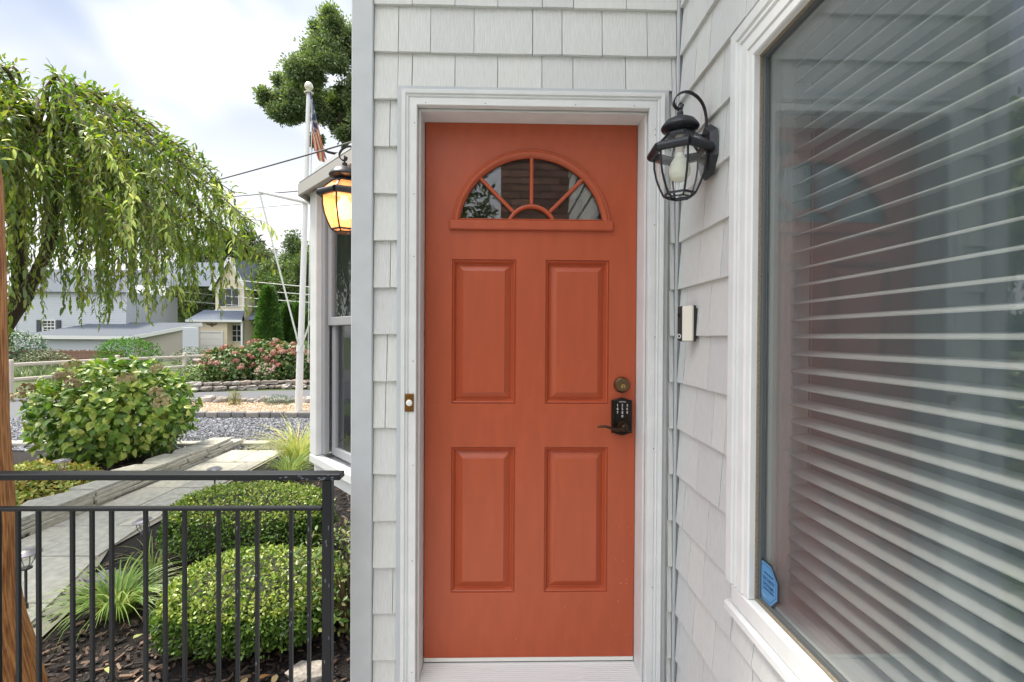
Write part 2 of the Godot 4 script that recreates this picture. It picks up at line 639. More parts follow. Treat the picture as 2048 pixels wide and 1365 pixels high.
func the_house() -> void:
	house = thing("house", "pale grey shingled house with a coral front door and large blind-covered window", "house")
	var bk := M.new()
	# door wall backing, with the doorway left open
	bk.bb(Vector3(-0.53, -0.6, -0.15), Vector3(-0.335, 2.15, -0.001))
	bk.bb(Vector3(0.565, -0.6, -0.15), Vector3(W + 0.1, 2.15, -0.001))
	bk.bb(Vector3(-0.53, 2.15, -0.15), Vector3(W + 0.1, 5.0, -0.001))
	bk.bb(Vector3(-0.335, -0.6, -0.15), Vector3(0.565, 0.0, -0.001))
	var dw := part(house, "door_wall", bk, siding)
	var pr := 0.1672
	var jA := [360, 607, 855, 1113, 1295, 1605, 1888]
	var jB := [280, 465, 717, 1058, 1230, 1465, 1730]
	var xj := func(a: Array) -> Array:
		var o := []
		for q in a:
			o.append((q / 2.926 + 700.0 - 1002.0) / 980.0 * 1.76 + 0.0)
		return o
	var left := {3: -0.400, 6: -0.397, 8: -0.408, 9: -0.413, 11: -0.448, 13: -0.385}
	for k in range(-7, 17):
		var y0: float = 2.475 - pr * k
		var y1 := y0 + pr + 0.004
		if k <= 1:
			row(dw, -0.457, 0.626, xj.call(jA if k % 2 == 0 else jB), y0, y1, Basis(), Vector3.ZERO)
		elif k == 2:
			shingle(dw, -0.457, -0.372, y0, y1, Basis(), Vector3.ZERO)
			row(dw, -0.372, 0.610, xj.call(jA), 2.186, y1, Basis(), Vector3.ZERO)
			shingle(dw, 0.610, 0.626, y0, y1, Basis(), Vector3.ZERO)
		else:
			row(dw, -0.457, -0.370, [left[k]] if left.has(k) else [], y0, y1, Basis(), Vector3.ZERO)
			shingle(dw, 0.608, 0.626, y0, y1, Basis(), Vector3.ZERO)
	var cb := M.new()
	cb.bb(Vector3(-0.533, -0.6, -0.12), Vector3(-0.4575, 5.0, 0.022), 0.003)
	part(house, "corner_board", cb, trim2)
	cb = M.new()
	cb.bb(Vector3(0.627, -0.6, 0.0005), Vector3(0.6375, 5.0, 0.018), 0.002)
	cb.bb(Vector3(0.6375, -0.6, 0.0005), Vector3(0.647, 5.0, 0.008), 0.001)
	part(house, "corner_strip", cb, trim2)
	# window wall, opening z .56 to 2.2, y .63 to 2.01
	bk = M.new()
	bk.bb(Vector3(W + 0.0005, -0.6, 0.0), Vector3(W + 0.16, 5.0, 0.5))
	bk.bb(Vector3(W + 0.0005, -0.6, 0.5), Vector3(W + 0.16, 0.6, 2.7))
	bk.bb(Vector3(W + 0.0005, 2.05, 0.5), Vector3(W + 0.16, 5.0, 2.7))
	bk.bb(Vector3(W + 0.0005, 0.6, 2.25), Vector3(W + 0.16, 2.05, 2.7))
	var ww := part(house, "window_wall", bk, siding)
	var bas := Basis(Vector3(0, 0, 1), Vector3.UP, Vector3(-1, 0, 0))
	var org := Vector3(W, 0, 0)
	var jw := {0: [1400], 2: [1389, 1417], 3: [1403, 1443], 4: [1449], 5: [1371, 1409, 1453], 6: [1399, 1445], 7: [1373, 1421], 8: [1371, 1420], 9: [1393, 1429, 1456], 10: [1400, 1447], 11: [1372.5, 1421], 12: [1384, 1413], 13: [1395, 1436], 14: [1364, 1412.8]}
	for k in range(-7, 17):
		var y0: float = 2.475 - pr * k
		var y1 := y0 + pr + 0.004
		var js := []
		if jw.has(k):
			for q in jw[k]:
				js.append(1.77 - 0.637 * 980.0 / (q - 1002.0))
		else:
			js = some_joints(0.02, 0.45)
		if y0 < 0.53 or y0 > 2.1:
			if y0 < 2.3 and y0 > 2.1:
				js.append_array(some_joints(0.45, 2.7))
			else:
				js.append_array(some_joints(0.43, 2.7))
			var cut := y1
			if y1 > 0.545 and y0 < 0.545:
				row(ww, 0.022, 0.444, js, y0, y1, bas, org)
				row(ww, 0.444, 2.7, js, y0, 0.548, bas, org)
			else:
				row(ww, 0.022, 2.7, js, y0, cut, bas, org)
		elif y1 > 2.115:
			row(ww, 0.022, 0.444, js, y0, y1, bas, org)
			row(ww, 0.444, 2.7, some_joints(0.444, 2.7), 2.116, y1, bas, org)
		else:
			row(ww, 0.022, 0.444, js, y0, y1, bas, org)
			row(ww, 2.37, 2.7, some_joints(2.37, 2.7), y0, y1, bas, org)
	# wall round the corner that carries the bay window, and the rest of the shell
	var sw := M.new()
	sw.bb(Vector3(-0.53, -0.6, -9.0), Vector3(-0.40, 5.0, -0.152))
	var swn := part(house, "side_wall", sw, siding)
	courses(swn, -7.0, -0.125, Basis(Vector3(0, 0, 1), Vector3.UP, Vector3(-1, 0, 0)), Vector3(-0.5305, 0, 0))
	var sh := M.new()
	sh.bb(Vector3(6.0, -0.6, -9.0), Vector3(6.1, 5.0, 2.7))
	sh.bb(Vector3(-0.40, -0.6, -9.1), Vector3(6.1, 5.0, -9.0))
	sh.bb(Vector3(W + 0.16, -0.6, 2.6), Vector3(6.0, 5.0, 2.7))
	part(house, "back_wall", sh, siding)
	var rf := M.new()
	rf.poly([Vector3(-0.8, 5.0, 0.25), Vector3(6.4, 5.0, 0.25), Vector3(6.4, 7.5, -4.4), Vector3(-0.8, 7.5, -4.4)], Vector3.UP)
	rf.poly([Vector3(-0.8, 5.0, -9.3), Vector3(6.4, 5.0, -9.3), Vector3(6.4, 7.5, -4.4), Vector3(-0.8, 7.5, -4.4)], Vector3.UP)
	rf.bb(Vector3(W - 0.1, 4.99, -0.1), Vector3(6.2, 5.06, 2.9))
	part(house, "roof", rf, mat(0.12, 0.12, 0.13, 0.9))
	# door casing
	var z0 := 0.004
	var path := [Vector3(-0.3, 0.0, z0), Vector3(-0.3, 2.114, z0), Vector3(0.525, 2.114, z0), Vector3(0.525, 0.0, z0)]
	var prof := [Vector2(0, 0), Vector2(0, 0.022), Vector2(0.002, 0.026), Vector2(0.024, 0.026), Vector2(0.026, 0.0225), Vector2(0.029, 0.0225), Vector2(0.031, 0.027), Vector2(0.034, 0.028), Vector2(0.036, 0.0245), Vector2(0.039, 0.0245), Vector2(0.041, 0.03), Vector2(0.052, 0.031), Vector2(0.054, 0.029), Vector2(0.054, 0.0)]
	var ca := M.new()
	ca.sweep(prof, path, Vector3.BACK, false, -1.0)
	part(house, "door_casing", ca, trim)
	ca = M.new()
	ca.sweep([Vector2(0.0545, -0.002), Vector2(0.0545, 0.013), Vector2(0.056, 0.0145), Vector2(0.071, 0.0145), Vector2(0.0725, 0.013), Vector2(0.0725, -0.002)], path, Vector3.BACK, false, -1.0)
	part(house, "casing_channel", ca, trim2)
	# jamb with its stop
	ca = M.new()
	ca.sweep([Vector2(0.0, -0.004), Vector2(-0.008, -0.004), Vector2(-0.0085, -0.1), Vector2(-0.0085, -0.14)], [path[0] + Vector3(-0.0, 0, 0), path[1], path[2], path[3]], Vector3.BACK, false, -1.0)
	part(house, "door_jamb", ca, trim)
	var nl := M.new()
	for q in [[-0.309, 2.05], [-0.31, 1.8], [-0.31, 1.58], [-0.311, 1.21], [-0.31, 0.84], [-0.312, 0.5], [-0.312, 0.1], [-0.27, 2.122], [-0.06, 2.122], [0.26, 2.123], [0.47, 2.123], [0.545, 2.04], [0.546, 2.02], [0.545, 1.7], [0.55, 1.3], [0.548, 0.9], [0.548, 0.4]]:
		nl.lathe([Vector2(0.0022, 0), Vector2(0.0, 0.0006)], Vector3(q[0], q[1], z0 + 0.0262), 6, Basis(Vector3.RIGHT, Vector3.BACK, Vector3.DOWN))
	part(house, "nail_heads", nl, mat(0.12, 0.11, 0.1, 0.6), "stuff")
	# threshold: a ribbed aluminium sill, a dark gap, a white sweep
	var th := M.new()
	th.bb(Vector3(-0.29, -0.02, -0.12), Vector3(0.515, 0.052, -0.075))
	for i in 13:
		var z := -0.074 + i * 0.0088
		th.box(Vector3(0.1125, 0.035 - i * 0.0012, z + 0.003), Vector3(0.806 + 0.0015 * i, 0.03, 0.0062), 0.0012)
	th.bb(Vector3(-0.30, -0.02, -0.073), Vector3(0.525, 0.0385 - 0.016, 0.05))
	part(house, "threshold", th, mat(0.74, 0.73, 0.73, 0.5))
	th = M.new()
	th.bb(Vector3(-0.29, 0.052, -0.118), Vector3(0.515, 0.0565, -0.094))
	part(house, "door_gasket", th, mat(0.03, 0.03, 0.025, 0.9))
	th = M.new()
	th.bb(Vector3(-0.289, 0.0575, -0.115), Vector3(0.5135, 0.0715, -0.0885), 0.001)
	part(house, "door_sweep", th, mat(0.7, 0.7, 0.67, 0.5))

# ------------------------------------------------------------------ front door
func front_door() -> void:
	var zf := -0.09
	var L := -0.288
	var Rr := 0.514
	var B := 0.073
	var T := 2.105
	var cx := 0.1125
	var rects := [[-0.187, 0.056, 1.043, 1.591], [0.168, 0.411, 1.043, 1.591], [-0.187, 0.056, 0.321, 0.878], [0.168, 0.411, 0.321, 0.878]]
	var fy := 1.703
	var fr := 0.300
	var xs := [L, -0.187, 0.056, 0.168, 0.411, Rr]
	var ys := [B, 0.321, 0.878, 1.043, 1.591, fy]
	var m := M.new()
	for i in 5:
		for j in 5:
			if (i == 1 or i == 3) and (j == 1 or j == 3):
				continue
			m.quad(Vector3(xs[i], ys[j], zf), Vector3(xs[i + 1], ys[j], zf), Vector3(xs[i + 1], ys[j + 1], zf), Vector3(xs[i], ys[j + 1], zf))
	# round the half-moon opening
	var ar := arc(Vector3(cx, fy, zf), fr, 0, PI, 40)
	for i in 40:
		var a: Vector3 = ar[i]
		var b: Vector3 = ar[i + 1]
		m.quad(a, Vector3(a.x, T, zf), Vector3(b.x, T, zf), b)
	m.quad(Vector3(L, fy, zf), Vector3(cx - fr, fy, zf), Vector3(cx - fr, T, zf), Vector3(L, T, zf))
	m.quad(Vector3(cx + fr, fy, zf), Vector3(Rr, fy, zf), Vector3(Rr, T, zf), Vector3(cx + fr, T, zf))
	for q in [[L, L, B, T, -1], [Rr, Rr, B, T, 1]]:
		m.poly([Vector3(q[0], B, zf), Vector3(q[0], T, zf), Vector3(q[0], T, zf - 0.044), Vector3(q[0], B, zf - 0.044)], Vector3(q[4], 0, 0))
	m.poly([Vector3(L, T, zf), Vector3(Rr, T, zf), Vector3(Rr, T, zf - 0.044), Vector3(L, T, zf - 0.044)], Vector3.UP)
	m.poly([Vector3(L, B, zf), Vector3(Rr, B, zf), Vector3(Rr, B, zf - 0.044), Vector3(L, B, zf - 0.044)], Vector3.DOWN)
	m.quad(Vector3(Rr, B, zf - 0.044), Vector3(L, B, zf - 0.044), Vector3(L, fy, zf - 0.044), Vector3(Rr, fy, zf - 0.044))
	var door := part(house, "front_door", m, coral, "", "coral red four-panel front door with a half-moon window")
	for r in rects:
		var p := M.new()
		var c := [Vector3(r[0], r[2], zf), Vector3(r[1], r[2], zf), Vector3(r[1], r[3], zf), Vector3(r[0], r[3], zf)]
		p.sweep([Vector2(0, 0), Vector2(-0.002, -0.005), Vector2(-0.004, -0.005), Vector2(-0.0055, -0.001), Vector2(-0.008, -0.003), Vector2(-0.0155, -0.0175), Vector2(-0.0185, -0.0175), Vector2(-0.0415, -0.0035), Vector2(-0.042, -0.001), Vector2(-0.044, 0.0)], c, Vector3.BACK, true)
		var i := 0.044
		p.quad(c[0] + Vector3(i, i, 0), c[1] + Vector3(-i, i, 0), c[2] + Vector3(-i, -i, 0), c[3] + Vector3(i, -i, 0))
		part(door, "door_panel", p, coral)
	var fk := M.new()
	for i in 46:
		var c := Vector3(rv(-0.27, 0.50), B + 0.02 + pow(rng.randf(), 1.8) * 1.2, zf + 0.0004)
		if i < 16:
			c = Vector3(rv(0.43, 0.508), rv(0.1, 0.6), zf + 0.0004)
		var pts := []
		var sz := rv(0.0006, 0.0022)
		for j in 6:
			pts.append(c + Vector3(cos(TAU * j / 6), sin(TAU * j / 6) * rv(0.6, 1.6), 0) * sz * rv(0.5, 1.2))
		var ok := true
		for r in rects:
			if c.x > r[0] - 0.005 and c.x < r[1] + 0.005 and c.y > r[2] - 0.005 and c.y < r[3] + 0.005:
				ok = false
		if ok:
			fk.poly(pts, Vector3.BACK)
	part(door, "paint_chips", fk, mat(0.55, 0.30, 0.22, 0.7), "stuff")
	# half-moon frame
	var f := M.new()
	var base := zf
	var loop := arc(Vector3(cx, fy, base), 0.305, 0, PI, 48)
	var prof := [Vector2(0.0, -0.001), Vector2(-0.001, 0.006), Vector2(-0.006, 0.010), Vector2(-0.011, 0.009), Vector2(-0.015, 0.0135), Vector2(-0.022, 0.0135), Vector2(-0.027, 0.009), Vector2(-0.031, 0.004), Vector2(-0.033, -0.006)]
	var closed := []
	for q in loop:
		closed.append(q)
	f.sweep(prof, closed, Vector3.BACK, true)
	part(door, "window_frame", f, coral)
	f = M.new()
	f.bb(Vector3(cx - 0.31, 1.7015, zf - 0.002), Vector3(cx + 0.31, 1.738, zf + 0.0145), 0.004)
	f.bb(Vector3(cx - 0.272, 1.7385, zf - 0.004), Vector3(cx + 0.272, 1.744, zf + 0.008), 0.002)
	part(door, "window_rail", f, coral)
	var C := Vector3(cx, fy, 0)
	for a in [PI / 4, PI / 2, PI * 3 / 4]:
		f = M.new()
		var d := Vector3(cos(a), sin(a), 0)
		f.bar(C + d * 0.094 + Vector3(0, 0, zf - 0.001), C + d * 0.277 + Vector3(0, 0, zf - 0.001), 0.0135, 0.012, 0.004, Vector3.BACK)
		part(door, "muntin", f, coral)
	f = M.new()
	var hub := arc(C + Vector3(0, 0, zf - 0.004), 0.095, 0.42, PI - 0.42, 24)
	f.sweep([Vector2(0.003, -0.002), Vector2(0.002, 0.007), Vector2(-0.003, 0.010), Vector2(-0.009, 0.009), Vector2(-0.012, 0.004), Vector2(-0.013, -0.003)], hub, Vector3.BACK, false)
	part(door, "muntin", f, coral)
	var gz := zf - 0.008
	var edges := [asin(0.041 / 0.28), PI / 4, PI / 2, PI * 3 / 4, PI - asin(0.041 / 0.28)]
	var gm := glass(0.03, 0.1, 0.1, 0.1)
	gm.metallic_specular = 0.71
	for i in 4:
		f = M.new()
		var o := arc(C + Vector3(0, 0, gz), 0.279, edges[i], edges[i + 1], 12)
		var lo := maxf(edges[i], asin(0.041 / 0.095) if i == 0 else 0.0)
		var hi := minf(edges[i + 1], PI - asin(0.041 / 0.095) if i == 3 else PI)
		var inn := arc(C + Vector3(0, 0, gz), 0.094, lo, hi, 12)
		for j in 12:
			for dz in [0.0, 0.004, 0.012, 0.016]:
				var e := Vector3(0, 0, -dz)
				f.quad(inn[j] + e, o[j] + e, o[j + 1] + e, inn[j + 1] + e)
		part(door, "pane", f, gm)
	f = M.new()
	var inn := arc(C + Vector3(0, 0, gz), 0.093, asin(0.041 / 0.095), PI - asin(0.041 / 0.095), 12)
	for dz in [0.0, 0.004, 0.012, 0.016]:
		var q := []
		for e in inn:
			q.append(e + Vector3(0, 0, -dz))
		f.poly(q, Vector3.BACK)
	part(door, "pane", f, gm)
	# deadbolt
	var brass := grainy(mat(0.30, 0.23, 0.14, 0.28, 1.0), noise("brass", 0.02, 4, Color(0.75, 0.72, 0.66), Color.WHITE), Vector3(20, 20, 20))
	var out := Basis(Vector3.RIGHT, Vector3.BACK, Vector3.DOWN)
	f = M.new()
	f.lathe([Vector2(0.031, 0), Vector2(0.031, 0.004), Vector2(0.029, 0.012), Vector2(0.0245, 0.018), Vector2(0.0235, 0.0195), Vector2(0.0205, 0.0195), Vector2(0.0205, 0.0175), Vector2(0.0, 0.0175)], Vector3(0.461, 1.117, zf + 0.0005), 32, out)
	var db := part(door, "deadbolt", f, brass)
	f = M.new()
	f.lathe([Vector2(0.0085, 0), Vector2(0.0085, 0.003), Vector2(0.0, 0.003)], Vector3(0.462, 1.113, zf + 0.018), 16, out)
	part(door, "lock_cylinder", f, mat(0.65, 0.45, 0.18, 0.25, 1.0))
	f = M.new()
	f.bb(Vector3(0.461, 1.105, zf + 0.0211), Vector3(0.4632, 1.117, zf + 0.0218))
	part(door, "keyhole", f, mat(0.01, 0.01, 0.01, 0.8))
	# keypad plate with camelback ends
	var orb := grainy(mat(0.022, 0.019, 0.018, 0.3, 0.5), noise("orb", 0.02, 4, Color(0.6, 0.5, 0.4), Color.WHITE), Vector3(18, 18, 18))
	var kx := 0.4605
	var outline := []
	var hw := 0.0385
	for i in 17:
		var t := -1.0 + i / 8.0
		outline.append(Vector2(t * hw, 0.062 + 0.009 * pow(cos(t * PI / 2), 2.0)))
	for i in 17:
		var t := 1.0 - i / 8.0
		outline.append(Vector2(t * hw, -0.062 - 0.009 * pow(cos(t * PI / 2), 2.0)))
	f = M.new()
	var pts := []
	for q in outline:
		pts.append(Vector3(kx + q.x, 0.997 + q.y, zf + 0.0005))
	pts.reverse()
	f.sweep([Vector2(0, 0), Vector2(0, 0.013), Vector2(-0.004, 0.018), Vector2(-0.008, 0.018), Vector2(-0.010, 0.0165)], pts, Vector3.BACK, true)
	var face := []
	for q in outline:
		var s := Vector2(q.x * 0.76, q.y * 0.88)
		face.append(Vector3(kx + s.x, 0.997 + s.y, zf + 0.0168))
	f.poly(face, Vector3.BACK)
	part(door, "keypad", f, orb)
	var white := mat(0.8, 0.82, 0.85, 0.5)
	var cols := [["1\n4\n7", -0.0185], ["2\n5\n8\n0", 0.0], ["3\n6\n9", 0.0185]]
	for q in cols:
		var tm := text(q[0], 0.0092, 0.0006)
		var o := part(door, "keypad_digits", tm, white)
		o.position = Vector3(kx + q[1], 1.048, zf + 0.0175)
	var tm := text("SCHLAGE", 0.0052, 0.0006)
	var o2 := part(door, "lock_lettering", tm, mat(0.6, 0.6, 0.62, 0.4))
	o2.position = Vector3(kx, 1.0585, zf + 0.0175)
	# rose and lever
	f = M.new()
	f.lathe([Vector2(0.021, 0), Vector2(0.021, 0.006), Vector2(0.018, 0.011), Vector2(0.013, 0.012), Vector2(0.012, 0.03), Vector2(0.0125, 0.038), Vector2(0.009, 0.042), Vector2(0, 0.0425)], Vector3(kx + 0.001, 0.962, zf + 0.0165), 24, out)
	part(door, "lever_rose", f, brass_dark())
	f = M.new()
	var lp := []
	var lr := []
	for q in [[0.001, 0.962, 0.0], [-0.014, 0.957, 0.004], [-0.032, 0.9555, 0.006], [-0.052, 0.961, 0.004], [-0.07, 0.967, 0.0], [-0.086, 0.9665, -0.004], [-0.100, 0.963, -0.006]]:
		lp.append(Vector3(kx + q[0], q[1], zf + 0.052 + q[2]))
	f.tube(lp, [0.0085, 0.0075, 0.006, 0.0052, 0.005, 0.0048, 0.003], 10)
	part(door, "door_lever", f, brass_dark())

var _bd: StandardMaterial3D
func brass_dark() -> StandardMaterial3D:
	if _bd == null:
		_bd = grainy(mat(0.10, 0.075, 0.05, 0.32, 0.9), noise("orb", 0.02, 4, Color(0.6, 0.5, 0.4), Color.WHITE), Vector3(30, 30, 30))
	return _bd

func text(s: String, h: float, depth: float) -> TextMesh:
	var t := TextMesh.new()
	var f := SystemFont.new()
	f.font_names = PackedStringArray(["Droid Sans"])
	t.font = f
	t.text = s
	t.font_size = 32
	t.pixel_size = h / 24.0
	t.depth = depth
	t.line_spacing = -2.0
	t.vertical_alignment = VERTICAL_ALIGNMENT_TOP
	t.curve_step = 4.0
	return t

# ------------------------------------------------------------------ window on the right
func picture_window() -> void:
	var xf := W - 0.003                # back of the casing
	var zl := 0.556
	var zr := 2.25
	var yb := 0.64
	var yt := 2.005
	var N := Vector3.LEFT
	var path := [Vector3(xf, yb, zl), Vector3(xf, yt, zl), Vector3(xf, yt, zr), Vector3(xf, yb, zr)]
	var prof := [Vector2(0.0, -0.02), Vector2(0.0, 0.018), Vector2(0.003, 0.021), Vector2(0.020, 0.021), Vector2(0.024, 0.0195), Vector2(0.027, 0.024), Vector2(0.052, 0.024), Vector2(0.055, 0.020), Vector2(0.060, 0.020), Vector2(0.063, 0.0255), Vector2(0.070, 0.0255), Vector2(0.073, 0.021), Vector2(0.077, 0.021), Vector2(0.081, 0.027), Vector2(0.106, 0.0285), Vector2(0.109, 0.026), Vector2(0.109, 0.0)]
	var m := M.new()
	m.sweep(prof, [path[0], path[1], path[2], path[3]], N, false, 1.0 if (path[1] - path[0]).cross(N).z < 0 else -1.0)
	var win := part(house, "picture_window", m, trim, "", "white framed picture window covered by a blind")
	# sill
	m = M.new()
	m.bb(Vector3(xf - 0.024, yb - 0.052, zl - 0.085), Vector3(xf + 0.02, yb - 0.001, zr + 0.085), 0.004)
	m.bb(Vector3(xf - 0.034, yb - 0.083, zl - 0.109), Vector3(xf, yb - 0.0525, zr + 0.109), 0.007)
	part(win, "sill", m, trim)
	# caulk line, gasket
	var ring := [Vector3(xf, yb, zl), Vector3(xf, yb, zr), Vector3(xf, yt, zr), Vector3(xf, yt, zl)]
	m = M.new()
	m.sweep([Vector2(0.0, 0.004), Vector2(-0.004, 0.0035), Vector2(-0.0045, -0.012)], ring, N, true, 1.0 if (ring[1] - ring[0]).cross(N).y < 0 else -1.0)
	part(win, "caulk_line", m, grainy(mat(0.46, 0.42, 0.34, 0.8), noise("caulk", 0.06, 4, Color(0.4, 0.36, 0.3), Color.WHITE), Vector3(9, 9, 9)))
	m = M.new()
	m.sweep([Vector2(-0.0045, -0.002), Vector2(-0.012, -0.004), Vector2(-0.013, -0.012)], ring, N, true, 1.0 if (ring[1] - ring[0]).cross(N).y < 0 else -1.0)
	part(win, "gasket", m, mat(0.07, 0.08, 0.085, 0.6))
	for x in [0.654, 0.668]:
		m = M.new()
		for dx in ([0.0, 0.005] if x < 0.66 else [0.0]):
			m.poly([Vector3(x + dx, yb, zl), Vector3(x + dx, yb, zr), Vector3(x + dx, yt, zr), Vector3(x + dx, yt, zl)], N)
		part(win, "pane", m, pane_mat)
	# inner frame seen through the glass: stepped vinyl jamb
	m = M.new()
	var ring2 := [Vector3(0.672, yb, zl), Vector3(0.672, yb, zr), Vector3(0.672, yt, zr), Vector3(0.672, yt, zl)]
	m.sweep([Vector2(0.0, 0.0), Vector2(0.006, -0.002), Vector2(0.010, -0.016), Vector2(0.022, -0.018), Vector2(0.026, -0.034), Vector2(0.044, -0.037), Vector2(0.046, -0.05), Vector2(0.07, -0.052), Vector2(0.078, -0.125), Vector2(0.13, -0.128), Vector2(0.13, -0.15)], ring2, N, true, 1.0 if (ring2[1] - ring2[0]).cross(N).y < 0 else -1.0)
	part(win, "inner_frame", m, mat(0.80, 0.84, 0.81, 0.5))
	# venetian blind
	var b := thing("venetian_blind", "white horizontal slatted blind hanging inside the large window", "window blind", Vector3(0.785, 0.55, 1.3))
	var slat := M.new()
	var len := 1.62
	for i in 4:
		var t0 := -0.5 + i / 4.0
		var t1 := t0 + 0.25
		var c0 := 0.003 * (1.0 - 4.0 * t0 * t0)
		var c1 := 0.003 * (1.0 - 4.0 * t1 * t1)
		slat.quad(Vector3(t0 * 0.05, c0 + 0.003, len / 2), Vector3(t1 * 0.05, c1 + 0.003, len / 2), Vector3(t1 * 0.05, c1 + 0.003, -len / 2), Vector3(t0 * 0.05, c0 + 0.003, -len / 2))
		slat.quad(Vector3(t0 * 0.05, c0, -len / 2), Vector3(t1 * 0.05, c1, -len / 2), Vector3(t1 * 0.05, c1, len / 2), Vector3(t0 * 0.05, c0, len / 2))
	slat.quad(Vector3(-0.025, 0, len / 2), Vector3(-0.025, 0.003, len / 2), Vector3(-0.025, 0.003, -len / 2), Vector3(-0.025, 0, -len / 2))
	slat.quad(Vector3(0.025, 0, -len / 2), Vector3(0.025, 0.003, -len / 2), Vector3(0.025, 0.003, len / 2), Vector3(0.025, 0, len / 2))
	for s in [-1.0, 1.0]:
		slat.poly([Vector3(-0.025, 0, s * len / 2), Vector3(0.025, 0, s * len / 2), Vector3(0.025, 0.003, s * len / 2), Vector3(-0.025, 0.003, s * len / 2)], Vector3(0, 0, s))
	var sm := slat.mesh()
	var smat := mat(0.43, 0.455, 0.455, 0.5)
	smat.backlight_enabled = true
	smat.backlight = Color(0.75, 0.76, 0.74)
	for i in 34:
		var o := part(b, "slat", sm, smat)
		o.position = Vector3(rv(-0.0008, 0.0008), 0.05 + i * 0.044 + rv(-0.0008, 0.0008), rv(-0.002, 0.002))
		o.rotation.z = 0.20 + rv(-0.02, 0.02)
	for z in [-0.79, 0.1, 0.79]:
		for x in [-0.024, 0.024]:
			m = M.new()
			m.tube([Vector3(x, 0.02, z), Vector3(x, 1.57, z)], [0.0009], 5)
			part(b, "ladder_cord", m, smat)
	m = M.new()
	m.bb(Vector3(-0.028, 1.55, -len / 2), Vector3(0.028, 1.6, len / 2), 0.003)
	part(b, "head_rail", m, smat)
	m = M.new()
	m.bb(Vector3(-0.026, 0.0, -len / 2), Vector3(0.026, 0.018, len / 2), 0.004)
	part(b, "bottom_rail", m, smat)

func rooms() -> void:
	# the room behind the window: a closed box with thick walls
	var m := M.new()
	var lo := Vector3(W + 0.16, -0.1, -0.6)
	var hi := Vector3(5.0, 2.6, 2.59)
	m.bb(Vector3(lo.x - 0.003, lo.y - 0.1, lo.z), Vector3(hi.x, lo.y, hi.z))
	m.bb(Vector3(lo.x - 0.003, hi.y, lo.z), Vector3(hi.x, hi.y + 0.1, hi.z))
	m.bb(Vector3(hi.x, lo.y - 0.1, lo.z), Vector3(hi.x + 0.1, hi.y + 0.1, hi.z))
	m.bb(Vector3(lo.x - 0.003, lo.y - 0.1, lo.z - 0.1), Vector3(hi.x + 0.1, hi.y + 0.1, lo.z))
	part(house, "room_walls", m, dark_in)
	m = M.new()
	m.bb(Vector3(-0.395, -0.15, -2.5), Vector3(0.7, -0.1, -0.152))
	m.bb(Vector3(-0.395, 2.5, -2.5), Vector3(0.7, 2.6, -0.152))
	m.bb(Vector3(-0.395, -0.15, -2.6), Vector3(0.7, 2.6, -2.5))
	m.bb(Vector3(0.70, -0.15, -2.6), Vector3(0.75, 2.6, -0.152))
	part(house, "hall_walls", m, dark_in)

